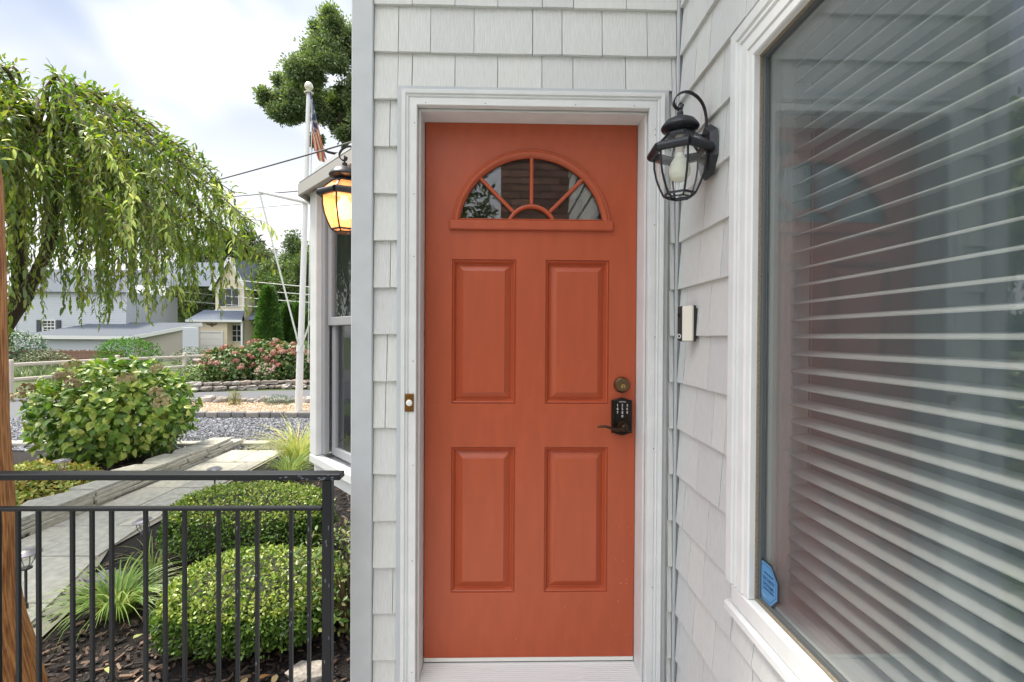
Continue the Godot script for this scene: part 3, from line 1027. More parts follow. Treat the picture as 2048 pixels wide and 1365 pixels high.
func bay_window() -> void:
	var A := Vector3(-1.058, 0, -1.03)
	var Bp := Vector3(-0.535, 0, -0.405)
	var y0 := 0.615
	var y1 := 2.10
	var d := (Bp - A).normalized()
	var N := Vector3(-d.z, 0, d.x)
	if N.z < 0:
		N = -N
	var A2 := A + Vector3(0, 0, -1.6)
	var B2 := Vector3(-0.535, 0, -3.3)
	var m := M.new()
	# seat board and head board as prisms
	var foot := [Bp, A, A2, B2]
	for yy in [[y0 - 0.10, y0], [y1, y1 + 0.14]]:
		for i in 3:
			var a: Vector3 = foot[i]
			var b: Vector3 = foot[i + 1]
			var out := (b - a).cross(Vector3.UP).normalized()
			if out.dot((a + b) / 2 - Vector3(-0.5, 0, -1.8)) < 0:
				out = -out
			m.poly([a + Vector3.UP * yy[0], b + Vector3.UP * yy[0], b + Vector3.UP * yy[1], a + Vector3.UP * yy[1]], out)
		m.poly([foot[0] + Vector3.UP * yy[0], foot[1] + Vector3.UP * yy[0], foot[2] + Vector3.UP * yy[0], foot[3] + Vector3.UP * yy[0]], Vector3.DOWN)
		m.poly([foot[0] + Vector3.UP * yy[1], foot[1] + Vector3.UP * yy[1], foot[2] + Vector3.UP * yy[1], foot[3] + Vector3.UP * yy[1]], Vector3.UP)
	# sill nosing along the near side
	m.bar(A + Vector3(0, y0 - 0.006, 0) + N * 0.004, Bp + Vector3(0, y0 - 0.006, 0) + N * 0.004, 0.05, 0.05, 0.006, Vector3.UP)
	var bay := part(house, "bay_window", m, trim, "", "white bay window with grey double-hung sashes")
	# corner posts
	m = M.new()
	m.bar(A + d * 0.045 + Vector3.UP * (y0 + 0.02), A + d * 0.045 + Vector3.UP * y1, 0.095, 0.05, 0.004, N)
	m.bar(A + Vector3(0.02, y0 + 0.02, -0.05), A + Vector3(0.02, y1, -0.05), 0.05, 0.1, 0.004, Vector3.RIGHT)
	m.bar(Bp - d * 0.04 + Vector3.UP * (y0 + 0.02), Bp - d * 0.04 + Vector3.UP * y1, 0.08, 0.05, 0.004, N)
	part(bay, "corner_post", m, trim)
	var grey := mat(0.30, 0.31, 0.33, 0.5)
	var a: Vector3 = A + d * 0.092 - N * 0.02
	var b := Bp - d * 0.08 - N * 0.02
	m = M.new()
	for s in [[a, 0.045], [b, -0.045]]:
		m.bar(s[0] + d * s[1] * 0.5 + Vector3.UP * (y0 + 0.03), s[0] + d * s[1] * 0.5 + Vector3.UP * (y1 - 0.001), 0.045, 0.03, 0.003, N)
	var ym := 1.375
	m.bar(a + Vector3.UP * (y1 - 0.02), b + Vector3.UP * (y1 - 0.02), 0.03, 0.04, 0.003)
	part(bay, "window_frame", m, grey)
	for q in [[y0 + 0.03, ym + 0.02, 0.0, 0.0], [ym - 0.02, y1 - 0.03, 0.022, 0.0]]:
		m = M.new()
		var aa: Vector3 = a + d * 0.05 - N * (0.035 - q[2])
		var bb2: Vector3 = b - d * 0.05 - N * (0.035 - q[2])
		var w := 0.045
		m.bar(aa + d * w / 2 + Vector3.UP * q[0], aa + d * w / 2 + Vector3.UP * q[1], w, 0.022, 0.003, N)
		m.bar(bb2 - d * w / 2 + Vector3.UP * q[0], bb2 - d * w / 2 + Vector3.UP * q[1], w, 0.022, 0.003, N)
		m.bar(aa + Vector3.UP * (q[0] + 0.02), bb2 + Vector3.UP * (q[0] + 0.02), 0.0215, 0.045, 0.003)
		m.bar(aa + Vector3.UP * (q[1] - 0.018), bb2 + Vector3.UP * (q[1] - 0.018), 0.0225, 0.035, 0.003)
		var sash := part(bay, "sash", m, grey)
		m = M.new()
		m.poly([aa + Vector3.UP * q[0], bb2 + Vector3.UP * q[0], bb2 + Vector3.UP * q[1], aa + Vector3.UP * q[1]], N)
		part(bay, "pane", m, pane_mat)
	# inside: back panel, curtain
	m = M.new()
	m.poly([Vector3(-0.56, y0, -0.45), Vector3(-0.56, y0, -3.2), Vector3(-0.56, y1, -3.2), Vector3(-0.56, y1, -0.45)], Vector3.LEFT)
	m.poly([A2 + Vector3.UP * y0, B2 + Vector3.UP * y0, B2 + Vector3.UP * y1, A2 + Vector3.UP * y1], Vector3.BACK)
	m.poly([A + Vector3(0.03, y0, -0.1), A2 + Vector3(0.03, y0, 0), A2 + Vector3(0.03, y1, 0), A + Vector3(0.03, y1, -0.1)], Vector3.RIGHT)
	part(bay, "bay_lining", m, mat(0.2, 0.21, 0.23, 0.8))
	m = M.new()
	for i in 26:
		var t := 0.05 + i * 0.018
		var p := A + d * (0.18 + t) - N * (0.13 + 0.012 * sin(i * 1.7))
		var p2 := A + d * (0.18 + t + 0.018) - N * (0.13 + 0.012 * sin((i + 1) * 1.7))
		m.poly([p + Vector3.UP * (y0 + 0.05), p2 + Vector3.UP * (y0 + 0.05), p2 + Vector3.UP * y1, p + Vector3.UP * y1], N)
	part(bay, "curtain", m, mat(0.30, 0.32, 0.36, 0.9))
	# roof with overhang
	var ov := 0.055
	var eave := [Bp + N * ov + d * 0.1, A + N * ov - d * 0.03 + Vector3(-0.02, 0, 0), A2 + Vector3(-ov, 0, 0), B2 + Vector3(-ov, 0, -ov)]
	var ye := y1 + 0.06
	m = M.new()
	var top := [Vector3(-0.53, ye + 0.015, -0.43), Vector3(-0.53, ye + 0.015, -1.05), Vector3(-0.53, ye + 0.015, -2.4), Vector3(-0.53, ye + 0.015, -3.3)]
	for i in 3:
		m.poly([eave[i] + Vector3.UP * ye, eave[i + 1] + Vector3.UP * ye, top[i + 1], top[i]], Vector3.UP)
		m.poly([eave[i] + Vector3.UP * (ye - 0.012), eave[i + 1] + Vector3.UP * (ye - 0.012), eave[i + 1] + Vector3.UP * ye, eave[i] + Vector3.UP * ye], (eave[i] - Vector3(-0.4, 0, -1.7)))
	part(bay, "bay_roof", m, grainy(mat(0.22, 0.21, 0.2, 0.9), noise("roof", 0.05, 4, Color(0.6, 0.6, 0.6), Color.WHITE), Vector3(2, 2, 2)))
	m = M.new()
	for i in 3:
		m.bar(eave[i] + Vector3.UP * (ye - 0.045), eave[i + 1] + Vector3.UP * (ye - 0.045), 0.016, 0.064, 0.002)
		m.poly([eave[i] + Vector3.UP * (ye - 0.05), eave[i + 1] + Vector3.UP * (ye - 0.05), foot[i + 1] + Vector3.UP * (ye - 0.055), foot[i] + Vector3.UP * (ye - 0.055)], Vector3.DOWN)
	part(bay, "eave_board", m, mat(0.42, 0.41, 0.39, 0.6))

# ------------------------------------------------------------------ railing, log
func railing() -> void:
	var r := thing("porch_railing", "black metal porch railing with thin vertical balusters beside the corner board", "railing", Vector3(-0.57, -0.12, 0.14))
	var o := -r.position
	var m := M.new()
	m.bb(Vector3(-3.4, 0.826, 0.117) + o, Vector3(-0.523, 0.847, 0.164) + o, 0.003)
	part(r, "top_rail", m, black)
	m = M.new()
	m.bb(Vector3(-3.4, 0.722, 0.128) + o, Vector3(-0.588, 0.733, 0.152) + o, 0.002)
	part(r, "lower_rail", m, black)
	m = M.new()
	m.bb(Vector3(-3.4, -0.02, 0.128) + o, Vector3(-0.588, -0.009, 0.152) + o, 0.002)
	part(r, "bottom_rail", m, black)
	m = M.new()
	m.bb(Vector3(-0.586, -0.12, 0.125) + o, Vector3(-0.555, 0.8258, 0.155) + o, 0.003)
	part(r, "post", m, black)
	var b := M.new()
	b.box(Vector3(0, 0.3565, 0), Vector3(0.0115, 0.7305, 0.0115), 0.0012)
	var bm := b.mesh()
	var chips := M.new()
	var xs := [-1.575, -1.51, -1.401, -1.338, -1.275, -1.165, -1.102, -1.039, -0.928, -0.866, -0.802, -0.691, -0.632]
	for i in 20:
		xs.append(-1.638 - (i / 3) * 0.236 - [0.0, 0.109, 0.172][i % 3])
	for x in xs:
		var q := part(r, "baluster", bm, black)
		q.position = Vector3(x, 0.0, 0.14) + o
	# scuffs of bare pale metal
	for i in 26:
		var x: float = [-0.57, -0.57, -0.632, -0.691, -0.802, -0.866][rng.randi() % 6]
		var w := 0.015 if x == -0.57 else 0.005
		var c := Vector3(x + rv(-w, w) * 0.6, rv(0.05, 0.72), (0.1553 if x == -0.57 else 0.1461)) + o
		var pts := []
		for j in 7:
			var a := TAU * j / 7
			pts.append(c + Vector3(cos(a) * rv(0.0008, 0.003), sin(a) * rv(0.002, 0.011), 0))
		chips.poly(pts, Vector3.BACK)
	for i in 14:
		var c := Vector3(rv(-0.72, -0.53) if i < 14 else rv(-1.8, -0.6), rv(0.828, 0.845), 0.1645) + o
		var pts := []
		for j in 7:
			var a := TAU * j / 7
			pts.append(c + Vector3(cos(a) * rv(0.003, 0.008), sin(a) * rv(0.001, 0.0035), 0))
		chips.poly(pts, Vector3.BACK)
	part(r, "paint_scuffs", chips, mat(0.10, 0.12, 0.15, 0.6), "stuff")

func log_post() -> void:
	var t := thing("timber_post", "orange stained rough timber post behind the left end of the railing", "post", Vector3(-2.105, G0, -0.18))
	var f := FastNoiseLite.new()
	f.seed = 4
	f.frequency = 1.0
	var m := M.new()
	var k := 28
	var ys := []
	var y := 0.0
	while y < 3.6:
		ys.append(y)
		y += 0.06
	var edge := func(h: float) -> float:
		var tab := [[0.0, 0.30], [0.4, 0.265], [0.55, 0.235], [0.7, 0.20], [0.86, 0.18], [1.0, 0.178], [1.3, 0.163], [1.5, 0.150], [2.0, 0.142], [2.5, 0.133], [3.7, 0.115]]
		for i in tab.size() - 1:
			if h <= tab[i + 1][0]:
				return lerpf(tab[i][1], tab[i + 1][1], (h - tab[i][0]) / (tab[i + 1][0] - tab[i][0]))
		return 0.11
	var g := []
	for h in ys:
		var ring := []
		for j in k:
			var a := TAU * j / k
			var r: float = edge.call(h)
			var dx := cos(a)
			var dz := sin(a)
			var rough := 0.012 + 0.05 * clampf(0.75 - h, 0, 1)
			var q := r * (1.0 + rough * 2.2 * f.get_noise_3d(dx * 3.0, h * 0.9, dz * 3.0) + rough * 1.2 * f.get_noise_3d(dx * 12.0, h * 2.2, dz * 12.0))
			ring.append(Vector3(dx * q - 0.16 * maxf(0.0, h - 2.45), h, dz * q * 0.8))
		g.append(ring)
	for i in ys.size() - 1:
		for j in k:
			var l := (j + 1) % k
			m.poly([g[i][j], g[i][l], g[i + 1][l], g[i + 1][j]], Vector3(g[i][j].x, 0, g[i][j].z))
	m.poly(g[-1], Vector3.UP)
	var wood := grainy(mat(0.52, 0.245, 0.085, 0.65), noise("wood", 0.012, 5, Color(0.60, 0.50, 0.40), Color.WHITE, 512, FastNoiseLite.TYPE_SIMPLEX_SMOOTH, 0.2, 0.62), Vector3(13, 0.8, 13), noise("grainb", 0.03, 4, Color.BLACK, Color.WHITE), 0.5)
	part(t, "post_shaft", m, wood)
	var s := M.new()
	for i in 9:
		var a := rv(-0.6, 1.2)
		var r := 0.36 + rv(0.0, 0.08)
		s.bar(Vector3(cos(a) * r, 0.0, sin(a) * r * 0.8), Vector3(cos(a + rv(-0.1, 0.1)) * (r - 0.07), rv(0.2, 0.55), sin(a) * (r - 0.08) * 0.8), rv(0.02, 0.06), rv(0.02, 0.04), 0.005)
	part(t, "splintered_base", s, grainy(mat(0.16, 0.09, 0.045, 0.9), noise("wood", 0.012, 5, Color(0.45, 0.36, 0.28), Color.WHITE), Vector3(9, 1, 9), noise("grainb", 0.03, 4, Color.BLACK, Color.WHITE), 0.6))

# ------------------------------------------------------------------ lanterns
func lantern(label: String, at: Vector3, turn: float, sc: float, lit: bool) -> void:
	var t := thing("wall_lantern", label, "wall lantern", at, "hexagonal wall lanterns")
	t.rotation.y = turn
	t.scale = Vector3.ONE * sc
	var hexd := []
	for i in 6:
		var a := TAU * (i + 0.5) / 6 + 0.06
		hexd.append(Vector3(cos(a), 0, sin(a)))
	var m := M.new()
	# cap: flared neck, dome, knob
	m.lathe([Vector2(0.040, 0.046), Vector2(0.030, 0.050), Vector2(0.034, 0.056), Vector2(0.054, 0.066), Vector2(0.0565, 0.071), Vector2(0.054, 0.077), Vector2(0.044, 0.090), Vector2(0.028, 0.099), Vector2(0.012, 0.103), Vector2(0.0095, 0.106), Vector2(0.0095, 0.118), Vector2(0.0, 0.119)], Vector3.ZERO, 28)
	part(t, "cap", m, iron)
	m = M.new()
	for i in 6:
		var a: Vector3 = hexd[i]
		var b: Vector3 = hexd[(i + 1) % 6]
		m.tube([a * 0.089 - Vector3(0, 0.002, 0), b * 0.089 - Vector3(0, 0.002, 0)], [0.0125], 12)
		m.bar(a * 0.084 + Vector3.UP * 0.008, a * 0.043 + Vector3.UP * 0.048, 0.006, 0.006)
		m.bar(a * 0.084 + Vector3.UP * 0.0105, b * 0.084 + Vector3.UP * 0.0105, 0.005, 0.005)
		m.bar(a * 0.043 + Vector3.UP * 0.047, b * 0.043 + Vector3.UP * 0.047, 0.005, 0.005)
	part(t, "rim", m, iron)
	var prof := [[0.077, -0.012], [0.0762, -0.042], [0.0695, -0.076], [0.0585, -0.106], [0.046, -0.132]]
	m = M.new()
	for i in 6:
		var p := []
		for q in prof:
			p.append(hexd[i] * (q[0] + 0.001) + Vector3.UP * q[1])
		m.tube(p, [0.0032], 6)
		m.bar(hexd[i] * 0.047 - Vector3(0, 0.132, 0), hexd[(i + 1) % 6] * 0.047 - Vector3(0, 0.132, 0), 0.004, 0.006)
		m.bar(hexd[i] * 0.047 - Vector3(0, 0.133, 0), hexd[i] * 0.033 - Vector3(0, 0.141, 0), 0.004, 0.004)
		m.bar(hexd[i] * 0.033 - Vector3(0, 0.141, 0), hexd[(i + 1) % 6] * 0.033 - Vector3(0, 0.141, 0), 0.004, 0.004)
	part(t, "cage_bars", m, iron)
	var gl := glass(0.05, 0.9, 0.92, 0.88)
	if lit:
		gl = mat(0.92, 0.54, 0.31, 0.5)  # warm lamp glow put into the pane colour
		gl.transparency = BaseMaterial3D.TRANSPARENCY_ALPHA
		gl.albedo_color.a = 0.42
		gl.backlight_enabled = true
		gl.backlight = lin(1.0, 0.75, 0.5)
	for i in 6:
		var a: Vector3 = hexd[i]
		var b: Vector3 = hexd[(i + 1) % 6]
		m = M.new()
		for j in prof.size() - 1:
			m.poly([a * prof[j][0] + Vector3.UP * prof[j][1], b * prof[j][0] + Vector3.UP * prof[j][1], b * prof[j + 1][0] + Vector3.UP * prof[j + 1][1], a * prof[j + 1][0] + Vector3.UP * prof[j + 1][1]], a + b)
		part(t, "pane", m, gl)
		m = M.new()
		m.poly([a * 0.083 + Vector3.UP * 0.010, b * 0.083 + Vector3.UP * 0.010, b * 0.043 + Vector3.UP * 0.047, a * 0.043 + Vector3.UP * 0.047], a + b + Vector3.UP)
		part(t, "roof_pane", m, gl)
	# bulb and holder
	m = M.new()
	m.lathe([Vector2(0.014, 0.046), Vector2(0.014, -0.002), Vector2(0.013, -0.006)], Vector3.ZERO, 14)
	part(t, "bulb_holder", m, mat(0.55, 0.52, 0.46, 0.5))
	var bulb := mat(0.75, 0.78, 0.68, 0.35)
	if lit:
		bulb.emission_enabled = true
		bulb.emission = Color(1.0, 0.68, 0.40)
		bulb.emission_energy_multiplier = 3.0
	m = M.new()
	m.lathe([Vector2(0.012, -0.006), Vector2(0.015, -0.018), Vector2(0.026, -0.034), Vector2(0.032, -0.054), Vector2(0.031, -0.070), Vector2(0.024, -0.084), Vector2(0.012, -0.092), Vector2(0.0, -0.094)], Vector3.ZERO, 20)
	part(t, "bulb", m, bulb)
	# back plate on the wall (+x), its pegs and the stay bar
	m = M.new()
	var pl := [Vector2(0.0, 0.085), Vector2(0.046, 0.05), Vector2(0.052, -0.03), Vector2(0.030, -0.078), Vector2(-0.030, -0.078), Vector2(-0.052, -0.03), Vector2(-0.046, 0.05)]
	var bk := []
	var fr := []
	for q in pl:
		bk.append(Vector3(0.093, q.y, q.x * 1.12))
		fr.append(Vector3(0.074, q.y * 0.86, q.x * 0.86))
	m.poly(fr, Vector3.LEFT)
	for i in 7:
		var l := (i + 1) % 7
		m.poly([bk[i], bk[l], fr[l], fr[i]], Vector3(-0.3, pl[i].y + pl[l].y, pl[i].x + pl[l].x))
	for s in [-0.02, 0.02]:
		m.lathe([Vector2(0.004, 0), Vector2(0.004, 0.012), Vector2(0, 0.014)], Vector3(0.074, 0.0 + s, 0.0), 10, Basis(Vector3.BACK, Vector3.LEFT, Vector3.UP))
	m.tube([Vector3(0.03, 0.052, 0), Vector3(0.076, 0.048, 0)], [0.004], 8)
	part(t, "back_plate", m, iron)
	# scroll strap rising from the plate and curling over the lamp
	m = M.new()
	var p := [Vector3(0.074, 0.045, 0), Vector3(0.080, 0.075, 0), Vector3(0.080, 0.105, 0), Vector3(0.072, 0.138, 0), Vector3(0.056, 0.162, 0), Vector3(0.034, 0.177, 0), Vector3(0.012, 0.180, 0), Vector3(-0.008, 0.170, 0), Vector3(-0.019, 0.153, 0), Vector3(-0.017, 0.137, 0), Vector3(-0.006, 0.128, 0), Vector3(0.005, 0.131, 0), Vector3(0.008, 0.140, 0)]
	var cur := Curve3D.new()
	for i in p.size():
		var tg: Vector3 = (p[mini(i + 1, p.size() - 1)] - p[maxi(i - 1, 0)]) / 6.0
		cur.add_point(p[i], -tg, tg)
	var bp := cur.tessellate(3, 3)
	for i in bp.size() - 1:
		var d := (bp[i + 1] - bp[i]).normalized()
		m.bar(bp[i] - d * 0.0004, bp[i + 1] + d * 0.0004, 0.013, 0.0035, 0.0, d.cross(Vector3.BACK))
	part(t, "scroll_arm", m, iron)
	m = M.new()
	var ring := []
	for i in 17:
		var a := TAU * i / 16
		ring.append(Vector3(cos(a) * 0.0045, 0.131 + sin(a) * 0.015, cos(a) * 0.008))
	m.tube(ring, [0.0018], 6, false)
	part(t, "hanging_ring", m, iron)
	if lit:
		var o := OmniLight3D.new()
		o.name = "lamp_light"
		o.light_energy = 0.035
		o.light_color = Color(1.0, 0.66, 0.38)
		o.light_size = 0.03
		o.omni_range = 12.0
		o.omni_attenuation = 2.0
		o.shadow_enabled = true
		o.position = Vector3(0, -0.055, 0)
		t.add_child(o)

func wall_lamps() -> void:
	lantern("unlit black lantern with clear glass on the shingled wall right of the door", Vector3(0.541, 1.866, 0.285), 0.0, 1.0, false)
	lantern("glowing amber lantern partly hidden behind the corner board, by the bay window", Vector3(-0.658, 1.888, -0.30), 0.0, 1.12, true)

# ------------------------------------------------------------------ bell, camera, sticker
func small_fittings() -> void:
	var t := thing("doorbell_button", "small brass doorbell with round white button on the left door casing", "doorbell", Vector3(-0.323, 1.063, 0.031))
	var brass := grainy(mat(0.45, 0.24, 0.08, 0.35, 0.8), noise("brass2", 0.03, 4, Color(0.5, 0.45, 0.4), Color.WHITE), Vector3(30, 30, 30))
	var m := M.new()
	m.box(Vector3(0, 0, 0.0015), Vector3(0.030, 0.064, 0.005), 0.0015)
	part(t, "plate", m, brass)
	var out := Basis(Vector3.RIGHT, Vector3.BACK, Vector3.DOWN)
	m = M.new()
	m.lathe([Vector2(0.0135, 0.004), Vector2(0.0135, 0.006), Vector2(0.0115, 0.007)], Vector3.ZERO, 20, out)
	for s in [-1, 1]:
		m.lathe([Vector2(0.004, 0.004), Vector2(0.003, 0.006), Vector2(0, 0.0062)], Vector3(0, s * 0.024, 0), 12, out)
	part(t, "screw", m, brass)
	m = M.new()
	m.lathe([Vector2(0.0115, 0.004), Vector2(0.011, 0.009), Vector2(0.007, 0.0115), Vector2(0, 0.012)], Vector3.ZERO, 20, out)
	part(t, "button", m, mat(0.75, 0.75, 0.72, 0.3))
	# video doorbell on an angled wedge
	var v := thing("video_doorbell", "white and black video doorbell tilted on the shingles beside the window", "video doorbell", Vector3(0.628, 1.345, 0.165))
	v.rotation = Vector3(0, 0.0, 0)
	var bas := Basis(Vector3.UP, 0.50) * Basis(Vector3(0, 0, 1), Vector3.UP, Vector3(-1, 0, 0))
	var wdt := 0.062
	var ht := 0.118
	m = M.new()
	m.box(Vector3.ZERO, Vector3(wdt, ht, 0.012), 0.003)
	var o := part(v, "back_shell", m, mat(0.02, 0.02, 0.022, 0.4))
	o.transform = Transform3D(bas, Vector3(-0.012, 0, 0.0))
	m = M.new()
	m.box(Vector3(0.009, 0, 0.010), Vector3(0.041, ht - 0.002, 0.012), 0.003)
	o = part(v, "white_cover", m, mat(0.72, 0.70, 0.62, 0.45))
	o.transform = Transform3D(bas, Vector3(-0.012, 0, 0.0))
	m = M.new()
	m.box(Vector3(-0.0215, 0, 0.0095), Vector3(0.0185, ht - 0.004, 0.011), 0.002)
	o = part(v, "black_front", m, mat(0.03, 0.03, 0.035, 0.25))
	o.transform = Transform3D(bas, Vector3(-0.012, 0, 0.0))
	m = M.new()
	m.lathe([Vector2(0.007, 0.015), Vector2(0.006, 0.018), Vector2(0, 0.019)], Vector3(-0.0215, 0.03, 0), 18, Basis(Vector3.RIGHT, Vector3.BACK, Vector3.DOWN))
	o = part(v, "lens", m, mat(0.005, 0.005, 0.006, 0.05))
	o.transform = Transform3D(bas, Vector3(-0.012, 0, 0.0))
	m = M.new()
	m.lathe([Vector2(0.0075, 0.0148), Vector2(0.0075, 0.0165), Vector2(0.0055, 0.0165), Vector2(0.0055, 0.0148)], Vector3(-0.0215, -0.042, 0), 20, Basis(Vector3.RIGHT, Vector3.BACK, Vector3.DOWN))
	o = part(v, "button_ring", m, mat(0.7, 0.72, 0.75, 0.4))
	o.transform = Transform3D(bas, Vector3(-0.012, 0, 0.0))
	m = M.new()
	m.poly([Vector3(0.02, 0.05, -0.03), Vector3(0.02, -0.05, -0.03), Vector3(-0.012, -0.05, 0.02), Vector3(-0.012, 0.05, 0.02)], Vector3(-0.5, 0, -1))
	m.bb(Vector3(-0.01, -0.05, -0.02), Vector3(0.012, 0.05, 0.024), 0.002)
	part(v, "wedge_mount", m, mat(0.03, 0.03, 0.032, 0.5))
	# security sticker on the glass, its face to the garden
	var s := thing("security_sticker", "blue octagonal security sticker in the lower left corner of the window glass", "sticker", Vector3(0.653, 0.70, 0.592))
	var sb := Basis(Vector3(0, 0, 1), Vector3.UP, Vector3(-1, 0, 0))
	var oct := [Vector2(-0.004, 0.056), Vector2(0.026, 0.040), Vector2(0.050, 0.006), Vector2(0.050, -0.034), Vector2(0.028, -0.056), Vector2(-0.008, -0.050), Vector2(-0.048, -0.012), Vector2(-0.048, 0.034)]
	oct = [Vector2(-0.021, 0.053), Vector2(0.021, 0.053), Vector2(0.052, 0.022), Vector2(0.052, -0.022), Vector2(0.021, -0.053), Vector2(-0.021, -0.053), Vector2(-0.052, -0.022), Vector2(-0.052, 0.022)]
	for q in [["sticker_border", 1.0, 0.0004, mat(0.01, 0.01, 0.015, 0.4)], ["sticker_face", 0.90, 0.0007, mat(0.065, 0.21, 0.42, 0.4)]]:
		m = M.new()
		var p := []
		for a in oct:
			p.append(Vector3(a.x * q[1], a.y * q[1], q[2]))
		m.poly(p, Vector3.BACK)
		part(s, q[0], m, q[3]).transform = Transform3D(sb, Vector3.ZERO)
	m = M.new()
	var loop := []
	for a in oct:
		loop.append(Vector3(a.x * 0.80, a.y * 0.80, 0.001))
	loop.reverse()
	m.sweep([Vector2(0, 0), Vector2(-0.0014, 0)], loop, Vector3.BACK, true)
	m.poly([Vector3(-0.032, -0.024, 0.001), Vector3(-0.026, -0.024, 0.001), Vector3(-0.0275, 0.02, 0.001), Vector3(-0.0305, 0.02, 0.001)], Vector3.BACK)
	m.bb(Vector3(-0.032, 0.02, 0.0008), Vector3(-0.026, 0.0215, 0.0011))
	m.bb(Vector3(-0.0315, 0.0235, 0.0008), Vector3(-0.0265, 0.027, 0.0011))
	part(s, "sticker_print", m, mat(0.02, 0.06, 0.14, 0.5)).transform = Transform3D(sb, Vector3.ZERO)
	m = M.new()
	for i in 3:
		m.poly([Vector3(-0.034 + i * 0.006, -0.028 - i * 0.004, 0.001), Vector3(-0.012 + i * 0.008, -0.031 - i * 0.003, 0.001), Vector3(-0.02 + i * 0.006, -0.0295 - i * 0.003, 0.001)], Vector3.BACK)
	part(s, "sticker_swoosh", m, mat(0.75, 0.75, 0.75, 0.5)).transform = Transform3D(sb, Vector3.ZERO)
	var lines := [["PROTECTED BY", 0.026, 0.0052], ["SECURITY", 0.016, 0.0105], ["SYSTEMS", 0.002, 0.0105], ["24 HOUR SERVICE", -0.012, 0.0052]]
	for q in lines:
		var tm := text(q[0], q[2] * 0.85, 0.0004)
		var l := part(s, "sticker_lettering", tm, mat(0.015, 0.04, 0.10, 0.5))
		l.transform = Transform3D(sb, sb * Vector3(0.009, q[1], 0.0011))

